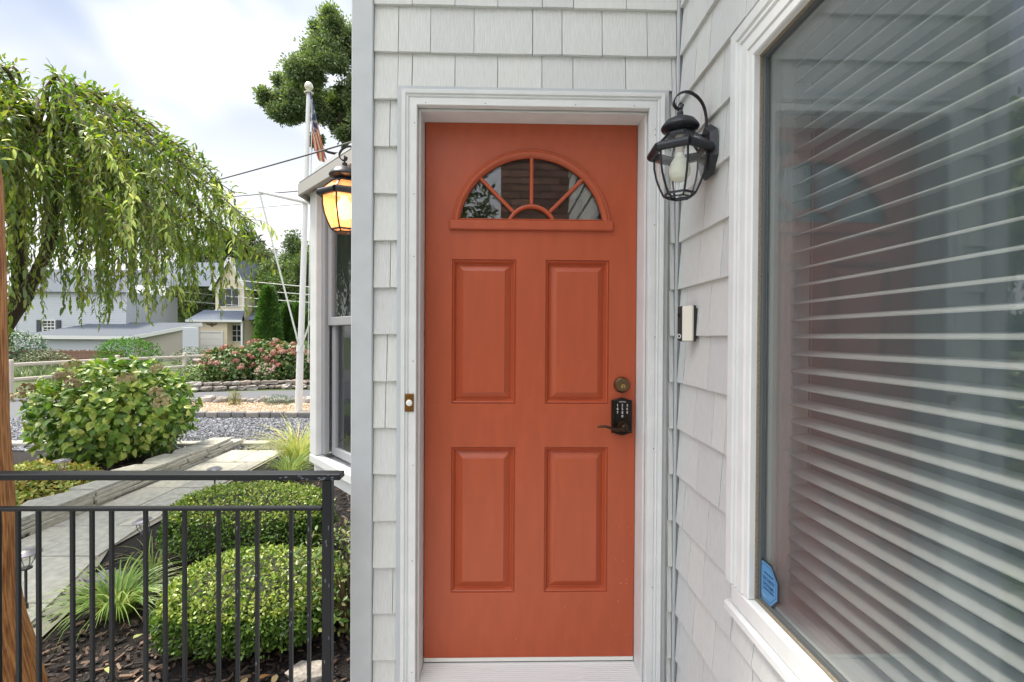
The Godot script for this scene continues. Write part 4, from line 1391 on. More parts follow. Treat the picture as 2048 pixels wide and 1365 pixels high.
# ------------------------------------------------------------------ path, stones
func path_and_stones() -> void:
	var path := sheet("path", [Vector2(-4.30, -0.4), Vector2(-2.55, -0.4), Vector2(-2.85, -1.5), Vector2(-3.36, -2.5), Vector2(-3.40, -6.1), Vector2(-4.30, -6.1)], 0.004, mat(0.30, 0.28, 0.23, 0.9))
	var rows := [-0.45, -1.05, -1.62, -2.33, -2.98, -3.5, -4.15, -4.75, -5.35, -6.08]
	for i in rows.size() - 1:
		var a: float = rows[i]
		var b: float = rows[i + 1]
		var xr0 := -3.42 if a < -2.4 else lerpf(-2.6, -3.38, clampf((-a - 0.4) / 2.1, 0, 1))
		var xr1 := -3.42 if b < -2.4 else lerpf(-2.6, -3.38, clampf((-b - 0.4) / 2.1, 0, 1))
		var mid := -3.86 + rv(-0.02, 0.02) if i % 3 != 1 else -3.62 + rv(-0.1, 0.1)
		var off := 0.25 if i % 2 == 0 else 0.0
		for q in [[-4.28, mid, 0.0], [mid, 99.0, off]]:
			var x1a: float = xr0 if q[1] > 0 else q[1]
			var x1b: float = xr1 if q[1] > 0 else q[1]
			var g := 0.008
			var j := func() -> float: return rv(-0.006, 0.006)
			sheet("flagstone", [Vector2(q[0] + g, a - g - q[2] * 0 + j.call()), Vector2(x1a - g, a - g + j.call()), Vector2(x1b - g, b + g + j.call()), Vector2(q[0] + g, b + g + j.call())], 0.018 + rv(-0.003, 0.003), slate_mats[rng.randi() % 4], path, 0.02)
	# dry stacked slate edging to the left of the path
	var w := thing("slate_edging", "low dry-stacked slate edging along the left side of the flagstone path", "stone edging", Vector3(-4.35, G0, -4.0))
	for course in 4:
		var z := -1.3 - rv(0, 0.3)
		while z > -6.1:
			var l := rv(0.25, 0.7)
			var m := M.new()
			var dz := rv(0.22, 0.34)
			m.box(Vector3.ZERO, Vector3(dz, 0.036 + rv(-0.006, 0.006), l - 0.012), 0.006, Basis.from_euler(Vector3(rv(-0.012, 0.012), rv(-0.04, 0.04), rv(-0.02, 0.02))))
			var o := part(w, "slate", m, slate_mats[rng.randi() % 4])
			o.position = Vector3(-4.30 - dz / 2 + rv(-0.02, 0.02) - course * 0.008, G0 + 0.018 + course * 0.038, z - l / 2) - w.position
			z -= l
	for i in 9:
		var z := -1.4 - i * 0.54
		var p := [Vector2(-4.33 + rv(-0.03, 0.03), z), Vector2(-4.33 + rv(-0.03, 0.03), z - 0.53), Vector2(-4.66 + rv(-0.12, 0.12), z - 0.52 + rv(-0.05, 0.05)), Vector2(-4.72 + rv(-0.12, 0.12), z - 0.2), Vector2(-4.62 + rv(-0.1, 0.1), z - rv(0, 0.06))]
		var o := sheet("slate", p, 0.185 + rv(-0.004, 0.004), slate_mats[rng.randi() % 4], w, 0.03)
		o.position = -w.position
	# thin edging stones at the far side of the bed
	var e := thing("bed_edging", "flat grey stones edging the mulch bed beside the gravel drive", "stone edging", Vector3(-7, G0, -6.5))
	var x := -9.0
	while x < -4.5:
		var l := rv(0.4, 0.9)
		var m := M.new()
		m.box(Vector3(x + l / 2 + 7, 0.03, rv(-0.03, 0.03)), Vector3(l - 0.02, 0.06, 0.2), 0.012, Basis(Vector3.UP, rv(-0.03, 0.03)))
		part(e, "edging_stone", m, slate_mats[rng.randi() % 4])
		x += l
	# granite kerb
	var kb := M.new()
	kb.bb(Vector3(-9.3, G0 - 0.1, -9.52), Vector3(1.5, G0 + 0.01, -9.32))
	var kerb := structure("kerb", kb, stone_mats[2])
	x = -9.3
	while x < -3.6:
		var l := rv(0.24, 0.32)
		var m := M.new()
		m.box(Vector3.ZERO, Vector3(l - 0.018, 0.13, 0.16), 0.018, Basis.from_euler(Vector3(rv(-0.03, 0.03), rv(-0.05, 0.05), rv(-0.03, 0.03))))
		var o := part(kerb, "cobble", m, stone_mats[[2, 2, 2, 1][rng.randi() % 4]])
		o.position = Vector3(x + l / 2, G0 + 0.055, -9.38 + rv(-0.012, 0.012))
		x += l
	# boulders between the pale gravel and the road
	var b := thing("rock_border", "row of pale rounded rocks between the tan gravel and the asphalt", "rock border", Vector3(-6.5, G0, -11.6))
	var bs := []
	for i in 6:
		bs.append(stone_mesh(Vector3(0.36, 0.22, 0.28), 20 + i, 0.3))
	x = -8.7
	while x < -3.8:
		var s := rv(0.6, 1.25)
		var o := part(b, "rock", bs[rng.randi() % 6], stone_mats[[0, 1, 1, 4, 4][rng.randi() % 5]])
		o.transform = Transform3D(Basis.from_euler(Vector3(0, rv(0, TAU), 0)).scaled(Vector3(s, s * rv(0.8, 1.1), s)), Vector3(x + 6.5, 0.06, rv(-0.12, 0.16)))
		x += 0.3 * s
	# low stone wall under the flowering shrubs
	var wl := thing("stone_wall", "low fieldstone retaining wall along the far edge of the road under the pink hydrangeas", "stone wall", Vector3(-8, G0, -15.2))
	for c in 2:
		var u := 0.0
		while u < 7.2:
			var s := rv(0.7, 1.2)
			var t := u / 7.2
			var px := lerpf(-11.0, -3.8, t)
			var pz := -14.1 - 1.25 * smoothstep(0, 0.5, t)
			var o := part(wl, "stone", bs[rng.randi() % 6], stone_mats[[0, 1, 3, 4, 0][rng.randi() % 5]])
			o.transform = Transform3D(Basis.from_euler(Vector3(0, rv(-0.5, 0.5), 0)).scaled(Vector3(s, s * 0.8, s)), Vector3(px + 8, 0.06 + c * 0.15, pz + 15.2 - c * 0.12))
			u += 0.3 * s
	var soil := sheet("planting_bed", [Vector2(-11.4, -14.4), Vector2(-8.5, -15.35), Vector2(-2, -15.5), Vector2(-2, -17.9), Vector2(-11.4, -17.9)], 0.2, mat(0.04, 0.03, 0.025, 0.95), null, 0.25)
	# rocks by the railing foot
	for q in [[-1.02, -0.86, 0.22, "flat pale rock in the mulch below the near boxwood"], [-2.93, -1.9, 0.24, "dark flat stone at the path edge beside the daylily clump"]]:
		var r := thing("rock", q[3], "rock", Vector3(q[0], G0 + 0.03, q[1]))
		part(r, "rock_body", stone_mesh(Vector3(q[2], 0.1, q[2] * 0.7), int(q[2] * 100), 0.3), stone_mats[1 if q[0] > -2 else 2])

# ------------------------------------------------------------------ fence, pole, mailbox
func fence_and_pole() -> void:
	var wood := grainy(mat(0.80, 0.74, 0.66, 0.7), noise("fence", 0.02, 4, Color(0.75, 0.72, 0.7), Color.WHITE), Vector3(3, 3, 3))
	var f := thing("rail_fence", "white two-rail split fence across the road behind the hydrangea bush", "fence", Vector3(-13.3, G0, -15.5))
	var posts := [Vector3(-13.9, 0, -9.6), Vector3(-13.75, 0, -12.25), Vector3(-13.3, 0, -15.5), Vector3(-12.85, 0, -18.4), Vector3(-12.4, 0, -21.2)]
	var o := -f.position
	for i in posts.size():
		var p: Vector3 = posts[i]
		var g := ground_at(p.z)
		var m := M.new()
		m.bb(Vector3(p.x - 0.06, g - 0.1, p.z - 0.06) + o, Vector3(p.x + 0.06, g + 1.12, p.z + 0.06) + o, 0.02)
		part(f, "fence_post", m, wood)
		if i + 1 < posts.size():
			var q: Vector3 = posts[i + 1]
			var h := ground_at(q.z)
			for y in [0.55, 0.97]:
				m = M.new()
				m.bar(Vector3(p.x, g + y, p.z) + o, Vector3(q.x, h + y + rv(-0.02, 0.02), q.z) + o, 0.07, 0.1, 0.02)
				part(f, "fence_rail", m, wood)
	var mb := thing("mailbox", "brown curved-top mailbox beside the white fence and the pink hydrangeas", "mailbox", Vector3(-11.3, ground_at(-17.0), -17.0))
	var m := M.new()
	var pr := []
	for i in 9:
		var a := PI * i / 8
		pr.append(Vector2(cos(a) * 0.12, 0.12 + sin(a) * 0.1))
	pr.append(Vector2(-0.12, 0.0))
	pr.append(Vector2(0.12, 0.0))
	var n := pr.size()
	for i in n:
		var a: Vector2 = pr[i]
		var b: Vector2 = pr[(i + 1) % n]
		m.poly([Vector3(-0.30, 0.72 + a.y, a.x), Vector3(0.30, 0.72 + a.y, a.x), Vector3(0.30, 0.72 + b.y, b.x), Vector3(-0.30, 0.72 + b.y, b.x)], Vector3(0, a.y + b.y - 0.2, a.x + b.x))
	for s in [-0.3, 0.3]:
		var e := []
		for q in pr:
			e.append(Vector3(s, 0.72 + q.y, q.x))
		m.poly(e, Vector3(s, 0, 0))
	var brown := mat(0.16, 0.10, 0.085, 0.5)
	part(mb, "box", m, brown)
	m = M.new()
	m.bb(Vector3(-0.06, 0, -0.06), Vector3(0.06, 0.72, 0.06), 0.01)
	part(mb, "mailbox_post", m, brown)
	m = M.new()
	m.bb(Vector3(-0.22, 0.86, 0.121), Vector3(-0.05, 0.875, 0.126))
	part(mb, "flag_arm", m, mat(0.7, 0.68, 0.66, 0.5))
	# flagpole with yardarm and lines
	var fp := thing("flagpole", "white flagpole with a yardarm and guy lines standing in the tan gravel", "flagpole", Vector3(-4.816, G0, -9.99))
	var white := mat(0.72, 0.72, 0.72, 0.4)
	m = M.new()
	m.tube([Vector3(0, 0, 0), Vector3(0.03, 1.45, -0.02)], [0.085, 0.078], 16)
	m.tube([Vector3(0.03, 1.45, -0.02), Vector3(0.04, 1.62, -0.03)], [0.092, 0.092], 16)
	m.tube([Vector3(0.04, 1.6, -0.03), Vector3(0.10, 4.5, -0.10), Vector3(0.161, 7.66, -0.17)], [0.07, 0.062, 0.048], 16)
	part(fp, "pole", m, white)
	m = M.new()
	m.lathe([Vector2(0.0, -0.1), Vector2(0.05, -0.09), Vector2(0.09, -0.045), Vector2(0.10, 0), Vector2(0.09, 0.045), Vector2(0.05, 0.09), Vector2(0, 0.1)], Vector3(0.163, 7.83, -0.17), 18)
	m.lathe([Vector2(0.1, -0.03), Vector2(0.11, 0.0), Vector2(0.06, 0.03), Vector2(0.03, 0.08)], Vector3(0.162, 7.68, -0.17), 16)
	part(fp, "finial", m, mat(0.7, 0.66, 0.56, 0.3, 0.3))
	m = M.new()
	var yl := Vector3(-0.98, 5.27, -0.1)
	var ym := Vector3(0.11, 5.03, -0.02)
	m.tube([yl, ym, ym + (ym - yl) * 1.0], [0.035, 0.05, 0.035], 10)
	part(fp, "yardarm", m, white)
	m = M.new()
	var yr := ym + (ym - yl)
	m.tube([yl, Vector3(0.03, 1.6, 0.05)], [0.02], 6)
	m.tube([yr, Vector3(0.06, 1.5, 0.05)], [0.02], 6)
	m.tube([Vector3(0.27, 7.5, -0.1), Vector3(0.22, 1.2, 0.0)], [0.012], 6)
	m.tube([Vector3(0.36, 5.0, -0.1), Vector3(0.30, 1.4, 0.0)], [0.009], 6)
	part(fp, "guy_line", m, mat(0.62, 0.64, 0.6, 0.7))
	# limp flag
	var fl := thing("flag", "faded striped flag with a blue corner hanging limp from the flagpole", "flag", Vector3(-4.62, 6.0, -10.1))
	m = M.new()
	m.tinted = true
	var nu := 26
	var nv := 26
	var pt := func(u: float, v: float) -> Vector3:
		var top := Vector3(0.02, 1.22, 0)
		var bot := Vector3(0.06, 0.08, 0)
		var ft := Vector3(0.46, -0.47, 0.05)
		var fb := Vector3(0.27, -0.56, 0.02)
		var a := top.lerp(bot, v)
		var b := ft.lerp(fb, v)
		var q := a.lerp(b, u)
		q.y -= 0.12 * sin(u * PI) * (1.0 - v)
		q.z += 0.09 * sin(u * 3.0 + v * 13.0) * (0.3 + u)
		q.x += 0.035 * sin(v * 9.0 + u * 4.0) * u
		return q
	for i in nu:
		for j in nv:
			var u := (i + 0.5) / nu
			var v := (j + 0.5) / nv
			var c := Color(0.55, 0.10, 0.09) if int(v * 13) % 2 == 0 else Color(0.66, 0.62, 0.62)
			if u < 0.42 and v < 7.0 / 13:
				c = Color(0.07, 0.09, 0.22)
				if (i * 3 + j * 5) % 7 == 0:
					c = Color(0.6, 0.6, 0.64)
			m.tint = c
			m.quad(pt.call(float(i) / nu, float(j) / nv), pt.call(float(i) / nu, float(j + 1) / nv), pt.call(float(i + 1) / nu, float(j + 1) / nv), pt.call(float(i + 1) / nu, float(j) / nv))
	part(fl, "flag_cloth", m, leafy(1, 1, 1, 0.8, 0.5))

func cable(called: String, label: String, a: Vector3, b: Vector3, sag: float, r: float, mt: Material, group := "") -> void:
	var t := thing(called, label, "cable", a, group)
	var p := []
	for i in 25:
		var k := i / 24.0
		p.append((b - a) * k - Vector3.UP * sag * 4 * k * (1 - k))
	var m := M.new()
	m.tube(p, [r], 6)
	part(t, "wire", m, mt)

func cables() -> void:
	var dk := mat(0.10, 0.10, 0.10, 0.7)
	var lt := mat(0.5, 0.5, 0.48, 0.6)
	cable("power_cable", "thick dark cable sloping up across the sky in front of the flag", Vector3(-23.5, 7.9, -25.2), Vector3(-0.53, 4.55, -5.25), 0.25, 0.016, dk)
	cable("power_cable", "dark wire meeting the tip of the flagpole yardarm", Vector3(-60, 16.0, -58), Vector3(6, 12.0, -28), 0.5, 0.04, dk)
	cable("power_cable", "pale wire just below the dark wire at the yardarm tip", Vector3(-60, 15.1, -58), Vector3(6, 11.4, -28), 0.9, 0.03, lt)
	var nth := ["topmost of four pale wires crossing the dark trees behind the flagpole", "second highest pale wire crossing the dark trees behind the flagpole", "third highest pale wire crossing the dark trees behind the flagpole", "lowest of four pale wires crossing the dark trees behind the flagpole"]
	for i in 4:
		cable("power_cable", nth[i], Vector3(-36, 8.1 - i * 1.0, -54), Vector3(4, 3.1 - i * 0.3, -26), 0.25, 0.045, lt, "parallel wires behind the flagpole")

# ------------------------------------------------------------------ plants
func weeping_tree() -> void:
	var t := thing("weeping_tree", "large weeping cherry tree with drooping green branches at the left", "tree", Vector3(-6.0, G0, -3.95))
	var o := -t.position
	var m := M.new()
	m.tube([Vector3(-6.02, -0.6, -3.95) + o, Vector3(-5.98, 0.4, -3.93) + o, Vector3(-5.84, 1.05, -3.9) + o, Vector3(-5.54, 1.5, -3.87) + o, Vector3(-5.36, 1.75, -3.86) + o], [0.15, 0.11, 0.10, 0.095, 0.09], 12)
	m.tube([Vector3(-5.4, 1.68, -3.86) + o, Vector3(-5.22, 1.95, -3.84) + o, Vector3(-5.02, 2.3, -3.8) + o, Vector3(-4.95, 2.8, -3.78) + o, Vector3(-5.05, 3.3, -3.8) + o], [0.075, 0.06, 0.055, 0.05, 0.04], 10)
	m.tube([Vector3(-5.4, 1.7, -3.86) + o, Vector3(-5.46, 2.0, -3.9) + o, Vector3(-5.6, 2.5, -4.0) + o, Vector3(-5.55, 3.2, -3.95) + o], [0.075, 0.065, 0.06, 0.045], 10)
	part(t, "trunk", m, bark)
	var cen := Vector3(-5.25, 0, -3.9)
	var br := M.new()
	var xf := []
	var cols := []
	var pal := [Color(0.10, 0.18, 0.035), Color(0.16, 0.26, 0.045), Color(0.23, 0.33, 0.05), Color(0.36, 0.41, 0.05), Color(0.26, 0.32, 0.19), Color(0.12, 0.19, 0.09), Color(0.30, 0.30, 0.08)]
	var nb := 82
	for i in nb:
		var ph := TAU * i / nb + rv(-0.06, 0.06)
		var reach := rv(0.9, 2.3)
		if i % 3 == 0:
			reach = rv(1.9, 2.35)
		var drop := rv(0.0, 1.1) if i % 3 else rv(0.0, 0.35)
		var dir := Vector3(cos(ph), 0, sin(ph))
		if i == 2:
			reach = 2.9; dir = Vector3(0.966, 0, 0.26).normalized(); drop = 0.0
		var pts := []
		var rad := []
		for k in 17:
			var s := k / 16.0
			var r := reach * s
			var y := lerpf(3.5, 4.66 - 0.78 * r - drop, smoothstep(0.0, 0.45, s))
			pts.append(cen + dir * r + Vector3.UP * y + Vector3(rv(-0.02, 0.02), rv(-0.015, 0.015), rv(-0.02, 0.02)) + o)
			rad.append(lerpf(0.026, 0.005, s))
		br.tube(pts, rad, 5, false)
		for k in int(reach * 34):
			var s := lerpf(0.15, 1.0, rng.randf())
			var i1 := mini(int(s * 16.0), 15)
			var at: Vector3 = pts[i1].lerp(pts[i1 + 1], s * 16.0 - i1)
			var sd := (rdir() + dir * 0.6 + Vector3.UP * 0.25).normalized()
			var sc := rv(0.6, 1.1)
			for j in 3:
				xf.append(Transform3D(aim(sd + rdir() * 0.6 - Vector3.UP * 0.1 * j, Vector3.UP + rdir() * 0.6).scaled(Vector3(sc, sc, sc)), at + sd * 0.05 * j))
				cols.append(pick(pal, 0.3))
		var ntw := int(3 + reach * 3.3)
		if i == 2:
			ntw = 6
		for k in ntw:
			var s := lerpf(0.2, 1.0, (k + rng.randf()) / ntw)
			if i == 2:
				s = lerpf(0.55, 1.0, (k + rng.randf()) / ntw)
			var fi := s * 16.0
			var i0 := mini(int(fi), 15)
			var st: Vector3 = pts[i0].lerp(pts[i0 + 1], fi - i0)
			var r := reach * s
			var yb := 1.40 + 0.11 * r * r / 2.7 + rv(-0.12, 0.12) + (0.15 if r > 2.3 else 0.0)
			var full := (st.y - o.y) - yb
			var L := full * rv(0.35, 1.0)
			if rng.randf() < 0.3:
				L = full * rv(0.15, 0.45)
			if L < 0.15:
				L = 0.15
			var sd := (dir + Vector3(rv(-0.9, 0.9), 0, rv(-0.9, 0.9))).normalized()
			var outw := rv(0.08, 0.45)
			var tw := []
			var n := int(L / 0.12) + 2
			for j in n + 1:
				var q := float(j) / n
				tw.append(st + sd * outw * (1.0 - exp(-3.0 * q)) - Vector3.UP * (L * q * q * 0.4 + L * 0.6 * q) + Vector3(rv(-0.012, 0.012), 0, rv(-0.012, 0.012)))
			br.tube(tw, [0.004, 0.0025], 3, false)
			var cnt := int(L / 0.031) + 3
			var tone: Color = pal[rng.randi() % pal.size()]
			for j in cnt:
				var q := float(j) / cnt * n
				var j0 := mini(int(q), n - 1)
				var at: Vector3 = tw[j0].lerp(tw[j0 + 1], q - j0)
				var a := rv(0, TAU)
				var side := Vector3(cos(a), 0, sin(a))
				var ld := (Vector3.DOWN * rv(0.35, 1.1) + side * rv(0.4, 0.9)).normalized()
				var sc := rv(0.5, 1.22)
				xf.append(Transform3D(aim(ld, (side + Vector3.UP * 0.9 + rdir() * 0.7)).scaled(Vector3(sc, sc, sc)), at))
				var cc: Color = tone.lerp(pal[rng.randi() % pal.size()], 0.5)
				var kk := rv(0.75, 1.25)
				cols.append(Color(cc.r * kk, cc.g * kk, cc.b * kk))
	part(t, "branches", br, mat(0.13, 0.095, 0.06, 0.85), "stuff")
	leaves(t, xf, cols, leaf_mesh(0.09, 0.029, 0.3, 0.3), leafy(1.08, 1.08, 1.0, 0.42, 0.85), o, 300, 0.42)

# the nearest leaves as parts of their own, all others as one mass
func leaves(t: Node3D, xf: Array, cols: Array, lm: Mesh, mt: StandardMaterial3D, o: Vector3, most: int, xlim := 99.0) -> void:
	var eye := Vector3(0, 1.3, 1.77) + o
	var order := []
	for i in xf.size():
		var p: Vector3 = xf[i].origin - eye
		var sx := -p.x / maxf(-p.z, 0.1)
		var d := p.length() + (50.0 if sx > 1.01 or p.z > -0.5 else 0.0)
		order.append([d, i])
	order.sort_custom(func(a, b): return a[0] < b[0])
	var mats := []
	for k in 6:
		var mm := mt.duplicate()
		mm.vertex_color_use_as_albedo = false
		var c: Color = cols[(k * 37) % cols.size()]
		mm.albedo_color = c.linear_to_srgb()
		mats.append(mm)
	var rest := []
	var rc := []
	for k in order.size():
		var i: int = order[k][1]
		if k < most:
			var p := part(t, "leaf", lm, mats[k % 6])
			p.transform = xf[i]
		else:
			rest.append(xf[i])
			rc.append(cols[i])
	if rest.size():
		many(t, "foliage", lm, mt, rest, rc)

# clipped shrub: leaves on a rounded block
func boxwood(called: String, label: String, at: Vector3, half: Vector3, n: int, pw: float, seed_: int, pal: Array, group := "") -> void:
	var t := thing(called, label, "shrub", Vector3(at.x, G0, at.z), group)
	var f := FastNoiseLite.new()
	f.seed = seed_
	f.frequency = 2.2
	var cy := at.y - G0
	var surf := func(d: Vector3) -> Vector3:
		var k := pow(pow(absf(d.x), pw) + pow(absf(d.y), pw) + pow(absf(d.z), pw), -1.0 / pw)
		var p := d * k
		return p * half * (1.0 + 0.10 * f.get_noise_3dv(p * half * 3.0))
	var core := M.new()
	var rows := 10
	var segs := 18
	for i in rows:
		for j in segs:
			var q := []
			for s in [[i, j], [i + 1, j], [i + 1, j + 1], [i, j + 1]]:
				var a: float = PI * s[0] / rows
				var b: float = TAU * s[1] / segs
				q.append(surf.call(Vector3(sin(a) * cos(b), cos(a), sin(a) * sin(b)).normalized()) * 0.86 + Vector3.UP * cy)
			core.poly(q, q[0] + q[2] - Vector3.UP * cy * 2)
	part(t, "light_block_core", core, mat(0.03, 0.035, 0.015, 0.95))  # solid dark core added so light does not pass through the leaves
	var xf := []
	var cols := []
	for i in n:
		var d := rdir()
		if d.y < -0.55:
			d.y = -d.y
		# spread evenly over the block
		var p: Vector3 = surf.call((d * half * Vector3(1, 1.2, 1)).normalized())
		var nr := Vector3(signf(p.x) * pow(absf(p.x / half.x), pw - 1) / half.x, signf(p.y) * pow(absf(p.y / half.y), pw - 1) / half.y, signf(p.z) * pow(absf(p.z / half.z), pw - 1) / half.z).normalized()
		var depth := rng.randf() * rng.randf()
		var at2 := p - nr * depth * 0.07 + rdir() * 0.012 + Vector3.UP * cy
		if at2.y < 0.01:
			continue
		var s := rv(0.7, 1.3)
		var face := (nr * 0.9 + rdir() * 0.9 + Vector3.UP * 0.4).normalized()
		xf.append(Transform3D(aim((rdir() + nr * 0.7 + Vector3.UP * 0.2), face).scaled(Vector3(s, s, s)), at2))
		cols.append(pick(pal, 0.3) if nr.y < 0.45 or rng.randf() < 0.3 else pick([Color(0.34, 0.42, 0.08), Color(0.42, 0.47, 0.12), Color(0.27, 0.38, 0.06)], 0.25))  # paler upper leaves: young growth, plus the lit top put into the colour
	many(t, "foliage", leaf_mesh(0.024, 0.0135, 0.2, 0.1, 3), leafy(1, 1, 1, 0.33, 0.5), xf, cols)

# loose shrub of big leaves
func bush(called: String, label: String, at: Vector3, half: Vector3, n: int, lm: Mesh, pal: Array, parts: int, group := "", thick := 0.45, rough := 0.4, stems := 30, category := "shrub", base_open := 0.0) -> Node3D:
	var g := ground_at(at.z)
	var t := thing(called, label, category, Vector3(at.x, g, at.z), group)
	var f := FastNoiseLite.new()
	f.seed = int(absf(at.x * 13 + at.z * 7)) + n
	f.frequency = 1.0
	var cy := at.y - g
	var st := M.new()
	for i in stems:
		var d := rdir()
		d.y = absf(d.y)
		var e := Vector3(d.x, d.y, d.z) * half * 0.8 + Vector3.UP * cy
		st.tube([Vector3(d.x * half.x * 0.12, -0.02, d.z * half.z * 0.12), Vector3(d.x * half.x * 0.35, cy * 0.5, d.z * half.z * 0.35), e], [0.012, 0.009, 0.004], 4, false)
	part(t, "stems", st, mat(0.14, 0.10, 0.055, 0.9), "stuff")
	var xf := []
	var cols := []
	for i in n:
		var d := rdir()
		var k := 1.0 + 0.22 * f.get_noise_3dv(d * 1.7) + 0.12 * f.get_noise_3dv(d * 5.0)
		var rr := k * (1.0 - thick * rng.randf() * rng.randf())
		var p := d * half * rr + Vector3.UP * cy
		if p.y < 0.03 + base_open * rng.randf():
			continue
		var nr := (d / half).normalized()
		var s := rv(0.6, 1.25)
		xf.append(Transform3D(aim(nr * 0.5 + rdir() * 0.9 - Vector3.UP * 0.25, nr + Vector3.UP * 0.8 + rdir() * 0.6).scaled(Vector3(s, s, s)), p))
		cols.append(pick(pal, 0.28))
	var mt := leafy(1, 1, 1, rough, 0.45)
	if parts > 0:
		leaves(t, xf, cols, lm, mt, -t.position, parts)
	else:
		many(t, "foliage", lm, mt, xf, cols)
	return t

func flower_head(r: float, sd: int) -> ArrayMesh:
	var rg := RandomNumberGenerator.new()
	rg.seed = sd
	var m := M.new()
	for i in 46:
		var y := rg.randf_range(-0.4, 1.0)
		var a := rg.randf_range(0, TAU)
		var k := sqrt(maxf(0.0, 1 - y * y))
		var d := Vector3(k * cos(a), y * 0.75, k * sin(a))
		var s := d.cross(Vector3(rg.randf_range(-1, 1), rg.randf_range(-1, 1), rg.randf_range(-1, 1))).normalized() * r * 0.22
		var u := s.cross(d).normalized() * r * 0.22
		var c := d * r * rg.randf_range(0.75, 1.0)
		m.poly([c - s, c - u * 0.8, c + s, c + u * 0.8], d)
	return m.mesh()

func grass_clump(called: String, label: String, category: String, at: Vector3, n: int, l: float, w: float, lean: float, cs: Array, group := "") -> void:
	var t := thing(called, label, category, at, group)
	var ms := []
	for i in 7:
		var m := M.new()
		var bend := rv(0.5, 1.3) * lean
		var seg := 6
		var prev := []
		for k in seg + 1:
			var s := float(k) / seg
			var ang := bend * s * s * 1.3
			var ww := w * (1.0 - s * s) * 0.5 + 0.0004
			var p := Vector3(0, l * s * cos(ang * 0.6), l * s * sin(ang * 0.8))
			var nx := [p + Vector3(-ww, 0, 0), p + Vector3(0, -ww * 0.4, 0), p + Vector3(ww, 0, 0)]
			if k:
				m.poly([prev[0], prev[1], nx[1], nx[0]], Vector3(0, 0.5, -1))
				m.poly([prev[1], prev[2], nx[2], nx[1]], Vector3(0, 0.5, -1))
			prev = nx
		ms.append(m.mesh())
	var mats := []
	for c in cs:
		var mt := leafy(c.r, c.g, c.b, 0.4, 0.5)
		mt.vertex_color_use_as_albedo = false
		mats.append(mt)
	for i in n:
		var a := rv(0, TAU)
		var r := sqrt(rng.randf()) * l * 0.22
		var s := rv(0.55, 1.15)
		var o := part(t, "blade", ms[rng.randi() % 7], mats[rng.randi() % mats.size()])
		o.transform = Transform3D(Basis(Vector3.UP, a + rv(-0.4, 0.4)).scaled(Vector3(1, s, s)) * Basis(Vector3.RIGHT, rv(0.0, 0.45)), Vector3(sin(a) * r, 0, cos(a) * r))

func path_light(label: String, at: Vector3, tilt: float, kind: int) -> void:
	var t := thing("path_light", label, "garden light", at, "garden path lights")
	t.rotation = Vector3(0, 0, tilt)
	var grey := mat(0.30, 0.29, 0.31, 0.3, 0.6)
	var dark := mat(0.025, 0.025, 0.028, 0.5)
	var m := M.new()
	var r := 0.085 if kind == 0 else 0.075
	m.lathe([Vector2(r, 0.385), Vector2(r, 0.39), Vector2(r * 0.8, 0.405), Vector2(r * 0.4, 0.416), Vector2(0.0, 0.42)], Vector3.ZERO, 24)
	m.lathe([Vector2(0.0, 0.386), Vector2(r, 0.385)], Vector3.ZERO, 24)
	part(t, "lamp_cap", m, grey)
	m = M.new()
	m.lathe([Vector2(0.032, 0.29), Vector2(0.048, 0.384)], Vector3.ZERO, 18)
	part(t, "lamp_glass", m, glass(0.12))
	m = M.new()
	for i in 4:
		var a := TAU * i / 4 + 0.4
		var d := Vector3(cos(a), 0, sin(a))
		m.tube([d * 0.05 + Vector3.UP * 0.384, d * 0.047 + Vector3.UP * 0.33, d * 0.018 + Vector3.UP * 0.288], [0.0028], 5)
	m.lathe([Vector2(0.035, 0.283), Vector2(0.035, 0.291), Vector2(0, 0.2915)], Vector3.ZERO, 16)
	m.tube([Vector3(0, -0.03, 0), Vector3(0, 0.285, 0)], [0.008], 8)
	m.tube([Vector3(0, -0.02, 0), Vector3(0, 0.05, 0)], [0.013], 8)
	part(t, "stake", m, dark)

